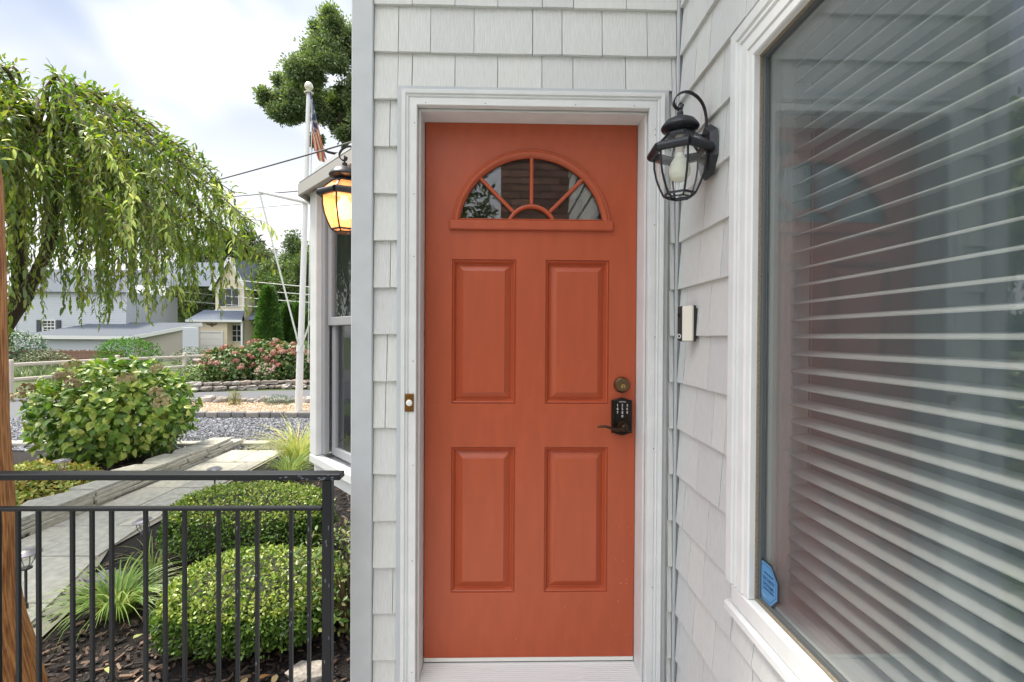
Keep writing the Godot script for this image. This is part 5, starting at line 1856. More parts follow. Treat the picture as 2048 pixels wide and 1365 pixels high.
func near_plants() -> void:
	var bx := [Color(0.08, 0.17, 0.028), Color(0.12, 0.23, 0.035), Color(0.17, 0.28, 0.045), Color(0.06, 0.12, 0.026)]
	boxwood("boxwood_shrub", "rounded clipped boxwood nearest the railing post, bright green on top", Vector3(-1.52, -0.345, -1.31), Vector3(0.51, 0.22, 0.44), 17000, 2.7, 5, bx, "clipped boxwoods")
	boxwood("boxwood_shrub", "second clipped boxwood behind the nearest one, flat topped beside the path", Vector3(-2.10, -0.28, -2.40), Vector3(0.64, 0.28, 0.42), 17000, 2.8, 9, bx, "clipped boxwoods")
	var broad := leaf_mesh(0.115, 0.075, 0.18, 0.2)
	var hy := [Color(0.16, 0.30, 0.06), Color(0.23, 0.39, 0.07), Color(0.33, 0.46, 0.09), Color(0.10, 0.20, 0.055), Color(0.44, 0.50, 0.13)]
	var t := bush("hydrangea_bush", "big round leafy hydrangea bush with a few dried brown blooms beyond the railing", Vector3(-5.68, 0.16, -5.55), Vector3(1.04, 0.74, 0.85), 4400, broad, hy, 300, "", 0.5, 0.4, 60, "shrub", 0.12)
	var dry := [flower_head(0.13, 1), flower_head(0.11, 2)]
	var dm := [mat(0.38, 0.29, 0.19, 0.9), mat(0.46, 0.38, 0.22, 0.9), mat(0.34, 0.23, 0.16, 0.9)]
	for q in [[-0.85, 0.98, 0.55], [-0.55, 1.12, 0.75], [-0.1, 1.28, 0.72], [0.15, 1.2, 0.85], [0.62, 1.24, 0.6], [0.95, 1.05, 0.5], [1.06, 0.92, 0.55], [-0.35, 1.4, 0.3], [0.75, 1.35, 0.2]]:
		var o := part(t, "dried_bloom", dry[rng.randi() % 2], dm[rng.randi() % 3])
		o.position = Vector3(q[0], q[1], q[2])
		o.rotation = Vector3(rv(-0.3, 0.3), rv(0, 6), rv(-0.3, 0.3))
	# grasses
	grass_clump("daylily", "arching light green daylily clump in the mulch behind the balusters", "plant", Vector3(-2.52, G0, -1.5), 190, 0.38, 0.015, 1.35, [Color(0.14, 0.26, 0.04), Color(0.20, 0.30, 0.06), Color(0.09, 0.19, 0.03)])
	grass_clump("ornamental_grass", "yellow and green grass tuft below the bay window beside the path end", "plant", Vector3(-2.9, G0, -5.3), 220, 0.72, 0.015, 1.1, [Color(0.5, 0.46, 0.09), Color(0.36, 0.42, 0.07), Color(0.55, 0.45, 0.14), Color(0.24, 0.34, 0.06)])
	grass_clump("ornamental_grass", "low green grass clump in front of the yellow tuft", "plant", Vector3(-2.7, G0, -4.55), 150, 0.42, 0.012, 1.2, [Color(0.12, 0.22, 0.04), Color(0.18, 0.28, 0.05)])
	grass_clump("ornamental_grass", "thin green grass leaning over the path behind the second boxwood", "plant", Vector3(-3.0, G0, -3.2), 60, 0.36, 0.010, 1.2, [Color(0.12, 0.22, 0.04), Color(0.2, 0.28, 0.07)])
	grass_clump("ornamental_grass", "wispy grass between the daylily and the dark path light", "plant", Vector3(-2.72, G0, -2.1), 36, 0.30, 0.010, 1.2, [Color(0.16, 0.24, 0.06), Color(0.2, 0.3, 0.06)])
	# yellow ground cover
	var small := leaf_mesh(0.06, 0.032, 0.15, 0.15, 3)
	bush("ground_cover", "low yellow-green ground cover beside the timber post", Vector3(-5.45, -0.45, -3.9), Vector3(0.7, 0.22, 0.7), 7500, small, [Color(0.42, 0.46, 0.08), Color(0.34, 0.42, 0.09), Color(0.52, 0.48, 0.14), Color(0.50, 0.30, 0.08), Color(0.26, 0.36, 0.07)], 0, "", 0.4, 0.5, 10, "plant")
	bush("azalea_shrub", "sparse twiggy shrub under the bay window beside the corner board", Vector3(-0.95, -0.22, -1.35), Vector3(0.36, 0.32, 0.4), 900, leaf_mesh(0.045, 0.02, 0.2, 0.15, 3), [Color(0.08, 0.15, 0.03), Color(0.14, 0.22, 0.05), Color(0.2, 0.22, 0.08)], 0, "", 0.7, 0.4, 24)
	# fallen leaves
	var fl := leaf_mesh(0.06, 0.035, 0.25, 0.3, 3)
	var fm := [mat(0.36, 0.17, 0.06, 0.8), mat(0.42, 0.32, 0.16, 0.8), mat(0.32, 0.34, 0.12, 0.8)]
	var spots := [[-1.28, -0.84], [-1.2, -0.88], [-1.1, -0.78], [-0.72, -0.75], [-0.7, -1.9], [-2.15, -0.95], [-1.95, -0.72], [-1.34, -0.8], [-2.2, -1.2], [-0.8, -1.1], [-0.86, -0.62], [-1.6, -0.7], [-2.0, -1.15]]
	var where := ["brown fallen leaf on the mulch, leftmost of those under the near boxwood", "tan fallen leaf on the mulch below the middle of the near boxwood", "yellow fallen leaf on the mulch beside the pale rock", "orange-brown fallen leaf on the mulch just left of the railing post", "curled fallen leaf on the mulch near the right end of the second boxwood", "yellow-green fallen leaf on the mulch left of the near boxwood", "brown fallen leaf on bare mulch between the timber post and the near boxwood", "small tan fallen leaf among those under the near boxwood", "olive fallen leaf on the mulch in front of the daylily", "brown fallen leaf on the mulch right of the near boxwood"]
	for i in where.size():
		var l := thing("fallen_leaf", where[i], "leaf", Vector3(spots[i][0], G0 + 0.022, spots[i][1]), "fallen leaves on the mulch")
		part(l, "leaf_blade", fl, fm[i % 3]).transform = Transform3D(aim(Vector3(rv(-1, 1), rv(-0.1, 0.3), rv(-1, 1)), Vector3.UP), Vector3.ZERO)
	# garden lights
	path_light("solar path light with glass shade between the hydrangea bush and the ground cover", Vector3(-5.02, G0, -3.95), 0.03, 0)
	path_light("path light seen under the top rail at the edge of the flagstones", Vector3(-3.1, G0, -3.6), 0.0, 1)
	path_light("path light with wide grey cap partly behind the timber post", Vector3(-3.16, G0, -1.55), 0.0, 0)
	path_light("tilted dark path light behind the balusters left of the second boxwood", Vector3(-2.95, G0 - 0.12, -2.45), 0.25, 1)

func tree(called: String, label: String, base: Vector3, tr: float, clumps: Array, n: int, sm: Mesh, pal: Array, group := "", shell := 0.5) -> void:
	var t := thing(called, label, "tree", base, group)
	var m := M.new()
	var top := Vector3.ZERO
	for c in clumps:
		top += c[0]
	top /= clumps.size()
	var fork := Vector3(top.x * 0.15, top.y * 0.55, top.z * 0.15)
	m.tube([Vector3(0, -0.2, 0), fork * 0.5, fork, fork.lerp(top, 0.8)], [tr, tr * 0.8, tr * 0.65, tr * 0.3], 10)
	# limbs grow from the nearest point already reached, nearest clumps first
	var todo := clumps.duplicate()
	todo.sort_custom(func(a, b): return a[0].distance_to(fork) < b[0].distance_to(fork))
	var nodes := [[fork, tr * 0.5], [fork.lerp(top, 0.5), tr * 0.35]]
	for c in todo:
		var e: Vector3 = c[0]
		var best: Array = nodes[0]
		for q in nodes:
			if q[0].distance_to(e) < best[0].distance_to(e):
				best = q
		var len: float = e.distance_to(best[0])
		var r1: float = maxf(best[1] * 0.62, tr * 0.05)
		var mid: Vector3 = best[0].lerp(e, 0.5) + Vector3(rv(-0.08, 0.08), rv(-0.12, 0.04), rv(-0.08, 0.08)) * len
		m.tube([best[0], best[0].lerp(mid, 0.6) + rdir() * len * 0.04, mid, mid.lerp(e, 0.5) + rdir() * len * 0.04, e], [best[1] * 0.8, r1 * 1.1, r1, r1 * 0.9, r1 * 0.6], 6, false)
		nodes.append([e, r1 * 0.8])
	part(t, "trunk", m, bark)
	var xf := []
	var cols := []
	var tot := 0.0
	var fine := []
	for c in clumps:
		fine.append([c[0], c[1] * 0.85])
		for k in 4:
			fine.append([c[0] + rdir() * Vector3(1, 0.8, 1) * c[1] * rv(0.75, 1.15), c[1] * rv(0.25, 0.55)])
	clumps = fine
	for c in clumps:
		tot += c[1] * c[1]
	for c in clumps:
		var k := int(n * c[1] * c[1] / tot)
		var f := FastNoiseLite.new()
		f.seed = int(c[1] * 100)
		f.frequency = 1.4
		var tone := 1.0 + rv(-0.18, 0.18)
		for i in k:
			var d := rdir()
			var q: float = c[1] * (1.0 + 0.9 * f.get_noise_3dv(d * 2.4)) * (1.0 - shell * rng.randf())
			var p: Vector3 = c[0] + Vector3(d.x, d.y * 0.72, d.z) * q
			xf.append(Transform3D(Basis.from_euler(Vector3(rv(0, TAU), rv(0, TAU), rv(0, TAU))).scaled(Vector3.ONE * rv(0.7, 1.3)), p))
			var col := pick(pal, 0.2)
			cols.append(Color(col.r * tone, col.g * tone, col.b * tone))
	many(t, "crown", sm, leafy(1.15, 1.15, 1.1, 0.5, 0.85), xf, cols)

func conifer(called: String, label: String, base: Vector3, h: float, r: float, n: int, pal: Array, group := "", column := false, pl := 0.5, spr := 0.3) -> void:
	var t := thing(called, label, "tree", base, group)
	var m := M.new()
	m.tube([Vector3(0, -0.2, 0), Vector3(0, h * 0.5, 0), Vector3(0, h * 0.97, 0)], [h * 0.018, h * 0.012, 0.02], 8)
	part(t, "trunk", m, bark)
	var xf := []
	var cols := []
	var tiers := int(h * 1.3)
	var f := FastNoiseLite.new()
	f.seed = int(h * 31 + base.x)
	f.frequency = 0.8
	for i in n:
		var s := 1.0 - sqrt(rng.randf()) if not column else rng.randf()
		if not column:
			s = clampf((floorf(s * tiers) + rng.randf() * 0.55) / tiers, 0.03, 1.0)
		var a := rv(0, TAU)
		var rr: float
		if column:
			rr = r * pow(1.0 - s, 0.55) * minf(1.0, 0.7 + s * 3.0)
			rr *= (1.0 + 0.25 * f.get_noise_3d(cos(a) * 2.0, s * h * 1.5, sin(a) * 2.0)) * (1.0 - 0.35 * rng.randf() * rng.randf())
		else:
			rr = r * (1.0 - s) * (0.75 + 0.5 * f.get_noise_3d(cos(a) * 2.5, s * tiers * 1.3, sin(a) * 2.5)) * sqrt(rng.randf()) + 0.03
		var d := Vector3(cos(a), 0, sin(a))
		var p := d * rr + Vector3.UP * (h * (0.06 + 0.94 * s) - (0.0 if column else rr * 0.18))
		var y := (d * 0.5 + Vector3.UP + rdir() * 0.35) if column else (d + Vector3.DOWN * 0.25 + rdir() * 0.4)
		xf.append(Transform3D(aim(y, d + rdir() * 0.5).scaled(Vector3.ONE * rv(0.6, 1.3)), p))
		cols.append(pick(pal, 0.25))
	many(t, "crown", spray_mesh(7, pl, pl * 0.28, spr, 12), leafy(1.15, 1.15, 1.15, 0.6, 0.6), xf, cols)

func far_plants() -> void:
	# the tall oak above the flag, its trunk hidden by the house
	var q := 0.0286
	var base := Vector3(-8.2, ground_at(-26), -26.3)
	var cl := []
	for c in [[545, 212, 12], [565, 195, 20], [580, 175, 22], [600, 155, 26], [620, 175, 30], [600, 215, 28], [585, 245, 18], [640, 125, 24], [655, 100, 20], [680, 85, 26], [672, 140, 34], [650, 190, 34], [690, 190, 34], [640, 235, 26], [690, 232, 30], [612, 268, 12], [695, 285, 12], [725, 110, 30], [735, 190, 34], [760, 260, 30], [780, 140, 34], [830, 210, 36], [800, 290, 30], [850, 130, 30]]:
		var p := Vector3((c[0] - 1002.0) * q, 1.3 + (673.0 - c[1]) * q, -26.3 + rv(-2.2, 1.8)) - base
		cl.append([p, c[2] * q * 1.16])
	tree("oak_tree", "tall oak with open clumped crown rising behind the flagpole top", base, 0.34, cl, 44000, spray_mesh(6, 0.17, 0.08, 0.2, 3), [Color(0.16, 0.215, 0.12), Color(0.20, 0.25, 0.14), Color(0.23, 0.26, 0.14), Color(0.12, 0.17, 0.10)], "", 0.95)
	# dense dark tree right of the house across the road
	var dense := spray_mesh(6, 0.28, 0.14, 0.32, 5)
	var gp := [Color(0.07, 0.125, 0.045), Color(0.10, 0.16, 0.055), Color(0.13, 0.185, 0.065), Color(0.17, 0.21, 0.085)]
	for d in [[590, 60, 470, 250, "dense dark deciduous tree directly behind the flagpole"], [545, 55, 520, 150, "smaller dark tree just left of the flagpole guy line"], [640, 55, 500, 260, "dark tree behind the bay window edge"]]:
		var D: float = d[1]
		var s := D / 980.0
		var b := Vector3((d[0] - 1002.0) * s, -1.15, 1.77 - D)
		var ht: float = (673.0 - d[2]) * s + 2.4
		var c2 := []
		for i in 13:
			var k := i / 13.0
			c2.append([Vector3(rv(-2.6, 2.6) * (1.25 - k), ht * (0.25 + 0.66 * k), rv(-2, 2)), 2.5 * (1.15 - 0.6 * k)])
		c2.append([Vector3(0, ht - 0.9, 0), 1.0])
		tree("broadleaf_tree", d[4], b, 0.3, c2, 8500, dense, gp, "trees across the road")
	for d in [[445, 70, 445, "bushy pale tree at the right edge of the weeping branches"], [478, 72, 470, "second bushy tree beside the pointed evergreens"], [395, 70, 470, "broad tree behind the far house roof"], [512, 64, 492, "rounded olive tree between the far house gable and the flagpole"]]:
		var D: float = d[1]
		var s := D / 980.0
		var b := Vector3((d[0] - 1002.0) * s, -1.15, 1.77 - D)
		var ht: float = (673.0 - d[2]) * s + 2.4
		var c2 := []
		for i in 11:
			var k := i / 11.0
			c2.append([Vector3(rv(-2.6, 2.6) * (1.2 - k), ht * (0.35 + 0.6 * k), rv(-2, 2)), 2.2 * (1.15 - 0.6 * k)])
		tree("broadleaf_tree", d[3], b, 0.3, c2, 7000, spray_mesh(6, 0.3, 0.12, 0.4, 5), [Color(0.11, 0.14, 0.06), Color(0.14, 0.17, 0.08), Color(0.08, 0.11, 0.05)], "trees across the road", 0.85)
	var cp := [Color(0.05, 0.075, 0.04), Color(0.07, 0.095, 0.05), Color(0.09, 0.11, 0.06)]
	for d in [[495, 66, 445, 3.0, "pointed evergreen with thin top above the far house gable"], [520, 68, 472, 2.8, "shorter pointed evergreen right of the tallest evergreen"], [462, 68, 465, 2.8, "pointed evergreen half hidden behind weeping branches"]]:
		var D: float = d[1]
		var s := D / 980.0
		var ht: float = (673.0 - d[2]) * s + 2.4
		conifer("evergreen_tree", d[4], Vector3((d[0] - 1002.0) * s, -1.15, 1.77 - D), ht, d[3], 2600, cp, "pointed evergreens", false, 0.6, 0.35)
	# a far belt of woodland closing the view
	var wd := thing("far_woods", "low belt of far woodland behind the houses", "woods", Vector3(-40, -1.15, -95))
	wd.set_meta("kind", "stuff")
	var wx := []
	var wc := []
	var wf := FastNoiseLite.new()
	wf.frequency = 0.06
	for i in 16000:
		var u := rv(-150, 130)
		var tall := 6.5 + 3.5 * wf.get_noise_1d(u * 2.0)
		wx.append(Transform3D(Basis.from_euler(Vector3(rv(0, TAU), rv(0, TAU), rv(0, TAU))).scaled(Vector3.ONE * rv(0.7, 1.5)), Vector3(u, tall * sqrt(rng.randf()), rv(-4, 4) - absf(u) * 0.1)))
		wc.append(pick(gp, 0.3))
	many(wd, "foliage", spray_mesh(8, 0.7, 0.34, 0.75, 8), leafy(1, 1, 1, 0.6, 0.4), wx, wc)
	# columns of arborvitae
	var ap := [Color(0.06, 0.14, 0.025), Color(0.09, 0.19, 0.035), Color(0.12, 0.22, 0.04), Color(0.035, 0.08, 0.02)]
	for d in [[541, 36, 580, 0.85, "tallest bright green arborvitae column beside the far house"], [580, 38, 612, 0.8, "arborvitae column between the tall one and the flagpole"], [602, 38, 612, 0.75, "arborvitae column just behind the flagpole"], [562, 39, 625, 0.6, "narrow arborvitae behind the guy line"], [622, 36, 630, 0.8, "arborvitae column beside the bay window edge"]]:
		var D: float = d[1]
		var s := D / 980.0
		var b := Vector3((d[0] - 1002.0) * s, ground_at(1.77 - D), 1.77 - D)
		conifer("arborvitae", d[4], b, (673.0 - d[2]) * s + 1.3 - b.y, d[3], 3200, ap, "arborvitae columns", true, 0.22, 0.13)
	# pink hydrangeas across the road
	var pl := leaf_mesh(0.15, 0.10, 0.15, 0.2, 3)
	var pp := [Color(0.05, 0.11, 0.025), Color(0.08, 0.16, 0.03), Color(0.12, 0.19, 0.045), Color(0.18, 0.21, 0.06)]
	var heads := [flower_head(0.14, 5), flower_head(0.11, 6)]
	var hm := [mat(0.42, 0.17, 0.13, 0.9), mat(0.48, 0.25, 0.17, 0.9), mat(0.36, 0.13, 0.12, 0.9), mat(0.5, 0.33, 0.24, 0.9)]
	for d in [[-10.0, 0.12, -16.4, 0.95, 0.72, "pink hydrangea shrub at the left, next to the mailbox"], [-8.8, 0.3, -16.9, 1.1, 0.82, "largest pink hydrangea shrub in the middle of the bed"], [-7.7, 0.22, -16.7, 0.95, 0.78, "pink hydrangea shrub just left of the flagpole"], [-6.3, 0.05, -16.9, 0.85, 0.62, "leafy green shrub right of the flagpole base"]]:
		var t := bush("hydrangea_shrub", d[5], Vector3(d[0], d[1], d[2]), Vector3(d[3], d[4], 0.7), 1500, pl, pp, 0, "hydrangeas across the road", 0.5, 0.45, 20)
		var nh := 26 if d[0] < -7 else 5
		for i in nh:
			var dd := rdir()
			dd = Vector3(dd.x, absf(dd.y) * 0.9 - 0.1, absf(dd.z))
			var p: Vector3 = dd.normalized() * Vector3(d[3], d[4], 0.72) * 1.02
			var o := part(t, "flower_head", heads[rng.randi() % 2], hm[rng.randi() % 4])
			o.position = p + Vector3(0, d[1] - G0, 0)
			o.rotation = Vector3(rv(-0.4, 0.6), rv(0, 6), 0)
	var pale := bush("pale_flower_shrub", "small shrub of pale pink blooms in front of the big hydrangeas", Vector3(-8.35, -0.1, -15.95), Vector3(0.42, 0.36, 0.35), 420, leaf_mesh(0.1, 0.06, 0.15, 0.2, 3), pp, 0, "", 0.6, 0.5, 10)
	for i in 22:
		var dd := rdir()
		dd = Vector3(dd.x, absf(dd.y), absf(dd.z)).normalized()
		var o := part(pale, "flower_head", heads[1], mat(0.62, 0.42, 0.38, 0.9))
		o.position = dd * Vector3(0.42, 0.36, 0.35) + Vector3(0, 0.45, 0)
		o.scale = Vector3.ONE * 0.6
	bush("leafy_shrub", "light green low shrub left of the pink hydrangeas by the mailbox", Vector3(-10.7, -0.12, -15.9), Vector3(0.62, 0.42, 0.5), 900, leaf_mesh(0.11, 0.05, 0.15, 0.2, 3), [Color(0.12, 0.22, 0.04), Color(0.17, 0.27, 0.06)], 0)
	# small plants in the tan gravel
	bush("dwarf_conifer", "small golden upright dwarf conifer in the tan gravel", Vector3(-6.92, -0.36, -11.1), Vector3(0.15, 0.22, 0.15), 700, leaf_mesh(0.05, 0.015, 0.1, 0.1, 2), [Color(0.26, 0.27, 0.05), Color(0.34, 0.26, 0.06), Color(0.14, 0.2, 0.04)], 0, "", 0.5, 0.5, 8, "plant")
	bush("juniper", "low spreading green juniper among the rocks beside the flagpole", Vector3(-5.85, -0.43, -11.25), Vector3(0.38, 0.16, 0.26), 900, leaf_mesh(0.06, 0.014, 0.1, 0.1, 2), [Color(0.06, 0.13, 0.06), Color(0.09, 0.17, 0.08)], 0, "", 0.5, 0.5, 8, "plant")
	# behind the fence
	var sl := leaf_mesh(0.13, 0.06, 0.15, 0.2, 2)
	bush("bright_shrub", "bright green rounded shrub behind the white fence", Vector3(-17.4, 0.28, -21.5), Vector3(1.35, 0.85, 0.9), 4600, leaf_mesh(0.14, 0.04, 0.15, 0.1, 2), [Color(0.075, 0.22, 0.010), Color(0.11, 0.27, 0.014), Color(0.045, 0.14, 0.010)], 0, "", 0.4, 0.85, 10)
	bush("olive_shrub", "grey-green rounded shrub in front of the brown picket fence", Vector3(-25.3, -0.3, -26.0), Vector3(1.35, 0.7, 0.9), 2400, sl, [Color(0.12, 0.15, 0.06), Color(0.16, 0.18, 0.08), Color(0.08, 0.10, 0.04)], 0, "", 0.5, 0.5, 10)
	bush("grey_shrub", "silvery loose shrub below the garage gable behind the fence", Vector3(-19.0, -0.25, -29.0), Vector3(1.5, 0.75, 0.9), 2000, sl, [Color(0.15, 0.18, 0.11), Color(0.2, 0.22, 0.13), Color(0.1, 0.13, 0.06)], 0, "", 0.7, 0.5, 16)
	bush("leafy_shrub", "blue-green shrub beside the left corner of the far white house", Vector3(-36.5, 0.2, -36.0), Vector3(2.0, 1.3, 1.2), 1800, leaf_mesh(0.25, 0.12, 0.15, 0.2, 2), [Color(0.08, 0.15, 0.09), Color(0.11, 0.19, 0.1)], 0)
	# meadow band behind the fence
	var hb := thing("flower_bed", "long band of grassy perennials behind the white fence", "plants", Vector3(-17.0, ground_at(-19), -19.0))
	var xf := []
	var cols := []
	var gm := leaf_mesh(0.45, 0.03, 0.1, 0.5, 3)
	for i in 3200:
		var z := rv(-1.0, 1.4)
		xf.append(Transform3D(aim(Vector3(rv(-0.6, 0.6), 1, rv(-0.6, 0.6)), rdir()).scaled(Vector3.ONE * rv(0.6, 1.3)), Vector3(rv(-4.5, 3.5), 0, z)))
		cols.append(pick([Color(0.12, 0.18, 0.07), Color(0.09, 0.15, 0.06), Color(0.2, 0.24, 0.12), Color(0.34, 0.36, 0.28)], 0.25))
	many(hb, "foliage", gm, leafy(), xf, cols)

# ------------------------------------------------------------------ houses across the road
func lap(m: M, a: Vector3, b: Vector3, y0: float, y1: float, out: Vector3, step := 0.16) -> void:
	var y := y0
	while y < y1 - 0.01:
		var t := minf(y + step, y1)
		m.poly([a + Vector3.UP * y + out * 0.035, b + Vector3.UP * y + out * 0.035, b + Vector3.UP * t, a + Vector3.UP * t], out)
		m.poly([a + Vector3.UP * y, b + Vector3.UP * y, b + Vector3.UP * y + out * 0.035, a + Vector3.UP * y + out * 0.035], Vector3.DOWN)
		y = t

func house_window(parent: Node3D, c: Vector3, w: float, h: float, cols: int, rows: int, frame: Material) -> void:
	var m := M.new()
	var f := 0.09
	m.bb(c + Vector3(-w / 2 - f, -h / 2 - f, 0.03), c + Vector3(-w / 2, h / 2 + f, 0.09))
	m.bb(c + Vector3(w / 2, -h / 2 - f, 0.03), c + Vector3(w / 2 + f, h / 2 + f, 0.09))
	m.bb(c + Vector3(-w / 2, -h / 2 - f, 0.03), c + Vector3(w / 2, -h / 2, 0.09))
	m.bb(c + Vector3(-w / 2, h / 2, 0.03), c + Vector3(w / 2, h / 2 + f, 0.09))
	for i in range(1, cols):
		var x := -w / 2 + w * i / cols
		m.bb(c + Vector3(x - 0.025, -h / 2, 0.035), c + Vector3(x + 0.025, h / 2, 0.07))
	for i in range(1, rows):
		var y := -h / 2 + h * i / rows
		var e := 0.05 if rows % 2 == 0 and i == rows / 2 else 0.022
		m.bb(c + Vector3(-w / 2, y - e, 0.034), c + Vector3(w / 2, y + e, 0.071))
	var o := part(parent, "window", m, frame)
	m = M.new()
	m.poly([c + Vector3(-w / 2, -h / 2, 0.04), c + Vector3(w / 2, -h / 2, 0.04), c + Vector3(w / 2, h / 2, 0.04), c + Vector3(-w / 2, h / 2, 0.04)], Vector3.BACK)
	part(o, "pane", m, mat(0.03, 0.035, 0.04, 0.08))

func roof_tex(r: float, g: float, b: float) -> StandardMaterial3D:
	return grainy(mat(r, g, b, 0.9), noise("farroof", 0.02, 4, Color(0.78, 0.78, 0.8), Color.WHITE), Vector3(0.5, 3.0, 0.5))

func far_houses() -> void:
	var s := 50.0 / 980.0
	var zf := 1.77 - 50.0
	var P := func(px: float, py: float) -> Vector3: return Vector3((px - 1002.0) * s, 1.3 + (673.0 - py + (px - 1002.0) * -0.0055) * s, zf)
	var white := mat(0.70, 0.70, 0.68, 0.6)
	var cream := mat(0.70, 0.60, 0.44, 0.7)
	var pale := mat(0.50, 0.52, 0.56, 0.7)
	var rmat := roof_tex(0.155, 0.185, 0.235)
	# cream two-storey house with the front gable
	var h := thing("house", "cream sided two-storey house with grey gabled roof and garage across the road", "house", Vector3(-28, -1.15, zf - 4))
	var o := -h.position
	var gl: Vector3 = P.call(408, 700) + o
	var gr: Vector3 = P.call(492, 700) + o
	var ye: float = P.call(450, 648).y + o.y
	var m := M.new()
	lap(m, Vector3(gl.x, 0, gl.z + 1.2), Vector3(P.call(474, 0).x + o.x, 0, gl.z + 1.2), 0.0, ye, Vector3.BACK)
	m.bb(Vector3(gl.x, 0, gl.z - 5), Vector3(gr.x, ye, gl.z + 0.2))
	m.poly([Vector3(P.call(474, 0).x + o.x, 0, gl.z + 1.2), Vector3(P.call(474, 0).x + o.x, ye, gl.z + 1.2), Vector3(P.call(474, 0).x + o.x, ye, gl.z), Vector3(P.call(474, 0).x + o.x, 0, gl.z)], Vector3.RIGHT)
	# upper gable wall
	var ul: Vector3 = P.call(438, 0) + o
	var ur: Vector3 = P.call(494, 0) + o
	var yw: float = P.call(0, 585).y + o.y
	var ap := Vector3((ul.x + ur.x) / 2 + 0.1, P.call(0, 528).y + o.y, ul.z)
	lap(m, Vector3(ul.x, 0, ul.z), Vector3(ur.x, 0, ul.z), ye + 0.4, yw, Vector3.BACK)
	m.poly([Vector3(ul.x, yw, ul.z), Vector3(ur.x, yw, ul.z), ap], Vector3.BACK)
	m.poly([Vector3(ur.x, 0, ul.z), Vector3(ur.x, yw, ul.z), Vector3(ur.x, yw, ul.z - 8), Vector3(ur.x, 0, ul.z - 8)], Vector3.RIGHT)
	m.poly([Vector3(ul.x, 0, ul.z), Vector3(ul.x, yw, ul.z), Vector3(ul.x, yw, ul.z - 8), Vector3(ul.x, 0, ul.z - 8)], Vector3.LEFT)
	part(h, "wall", m, cream)
	m = M.new()
	# gable roof slopes running back, main roof to the left, lower skirt roof
	for sd in [[ul, -1.0], [ur, 1.0]]:
		var e := Vector3(sd[0].x + sd[1] * 0.35, yw - 0.25, ul.z + 0.35)
		var a2 := ap + Vector3(0, 0.12, 0.35)
		m.poly([e, a2, a2 + Vector3(0, 0, -9), e + Vector3(0, 0, -9)], Vector3(sd[1], 1, 0))
	var mr := ap.y + 0.15
	m.poly([Vector3(ul.x - 7.5, yw + 0.1, ul.z + 0.6), Vector3(ap.x, yw + 0.1, ul.z + 0.6 - 1.0), Vector3(ap.x, mr, ul.z - 4), Vector3(ul.x - 7.5, mr, ul.z - 4)], Vector3(0, 1, 1))
	m.poly([Vector3(gl.x - 0.4, ye, gl.z + 1.6), Vector3(P.call(506, 0).x + o.x, ye, gl.z + 1.6), Vector3(P.call(494, 0).x + o.x, ye + 1.05, gl.z + 0.02), Vector3(gl.x + 0.4, ye + 1.05, gl.z + 0.02)], Vector3(0, 1, 1))
	m.poly([Vector3(gl.x - 0.4, ye - 0.04, gl.z + 1.6), Vector3(P.call(506, 0).x + o.x, ye - 0.04, gl.z + 1.6), Vector3(P.call(506, 0).x + o.x, ye - 0.04, gl.z), Vector3(gl.x - 0.4, ye - 0.04, gl.z)], Vector3.DOWN)
	m.poly([Vector3(P.call(500, 0).x + o.x, ye + 0.1, gl.z + 0.5), Vector3(P.call(522, 0).x + o.x, ye + 0.1, gl.z + 0.5), Vector3(P.call(520, 0).x + o.x, ye + 0.95, gl.z - 1.5), Vector3(P.call(500, 0).x + o.x, ye + 0.95, gl.z - 1.5)], Vector3(0, 1, 1))
	part(h, "roof", m, rmat)
	m = M.new()
	for sd in [[ul, -1.0], [ur, 1.0]]:
		m.bar(Vector3(sd[0].x + sd[1] * 0.36, yw - 0.3, ul.z + 0.36), ap + Vector3(0, 0.05, 0.36), 0.06, 0.28)
	m.bb(Vector3(gl.x - 0.42, ye - 0.2, gl.z + 1.6), Vector3(P.call(506, 0).x + o.x, ye + 0.02, gl.z + 1.66))
	m.bb(Vector3(gl.x - 0.03, 0, gl.z + 1.15), Vector3(gl.x + 0.15, ye - 0.21, gl.z + 1.26))
	m.bb(Vector3(ul.x, ye + 0.98, ul.z + 0.02), Vector3(ur.x + 0.1, ye + 1.12, ul.z + 0.12))
	m.bb(Vector3(ur.x - 0.15, ye + 1.1, ul.z + 0.02), Vector3(ur.x + 0.03, yw - 0.2, ul.z + 0.1))
	m.bb(Vector3(P.call(502, 0).x + o.x, 0, gl.z + 1.3), Vector3(P.call(505, 0).x + o.x, ye - 0.05, gl.z + 1.45))
	part(h, "trim_boards", m, white, "stuff")
	var wc: Vector3 = P.call(464, 603) + o
	house_window(h, Vector3(wc.x, wc.y, ul.z), 1.95, 1.75, 3, 1, white)
	# garage door of raised sections
	m = M.new()
	var d0: Vector3 = P.call(421, 708) + o
	var d1: Vector3 = P.call(464, 672) + o
	var dz := gl.z + 1.24
	for i in 4:
		var y0 := lerpf(0.1, d1.y, i / 4.0)
		var y1 := lerpf(0.1, d1.y, (i + 1) / 4.0) - 0.02
		m.bb(Vector3(d0.x, y0, dz - 0.05), Vector3(d1.x, y1, dz + 0.05), 0.01)
	part(h, "garage_door", m, mat(0.72, 0.69, 0.64, 0.6))
	m = M.new()
	m.bb(Vector3(d0.x - 0.14, 0, dz - 0.02), Vector3(d0.x - 0.002, d1.y + 0.14, dz + 0.1))
	m.bb(Vector3(d1.x + 0.002, 0, dz - 0.02), Vector3(d1.x + 0.14, d1.y + 0.14, dz + 0.1))
	m.bb(Vector3(d0.x, d1.y + 0.002, dz - 0.02), Vector3(d1.x, d1.y + 0.14, dz + 0.1))
	part(h, "garage_frame", m, white)
	var ec: Vector3 = P.call(482.5, 671) + o
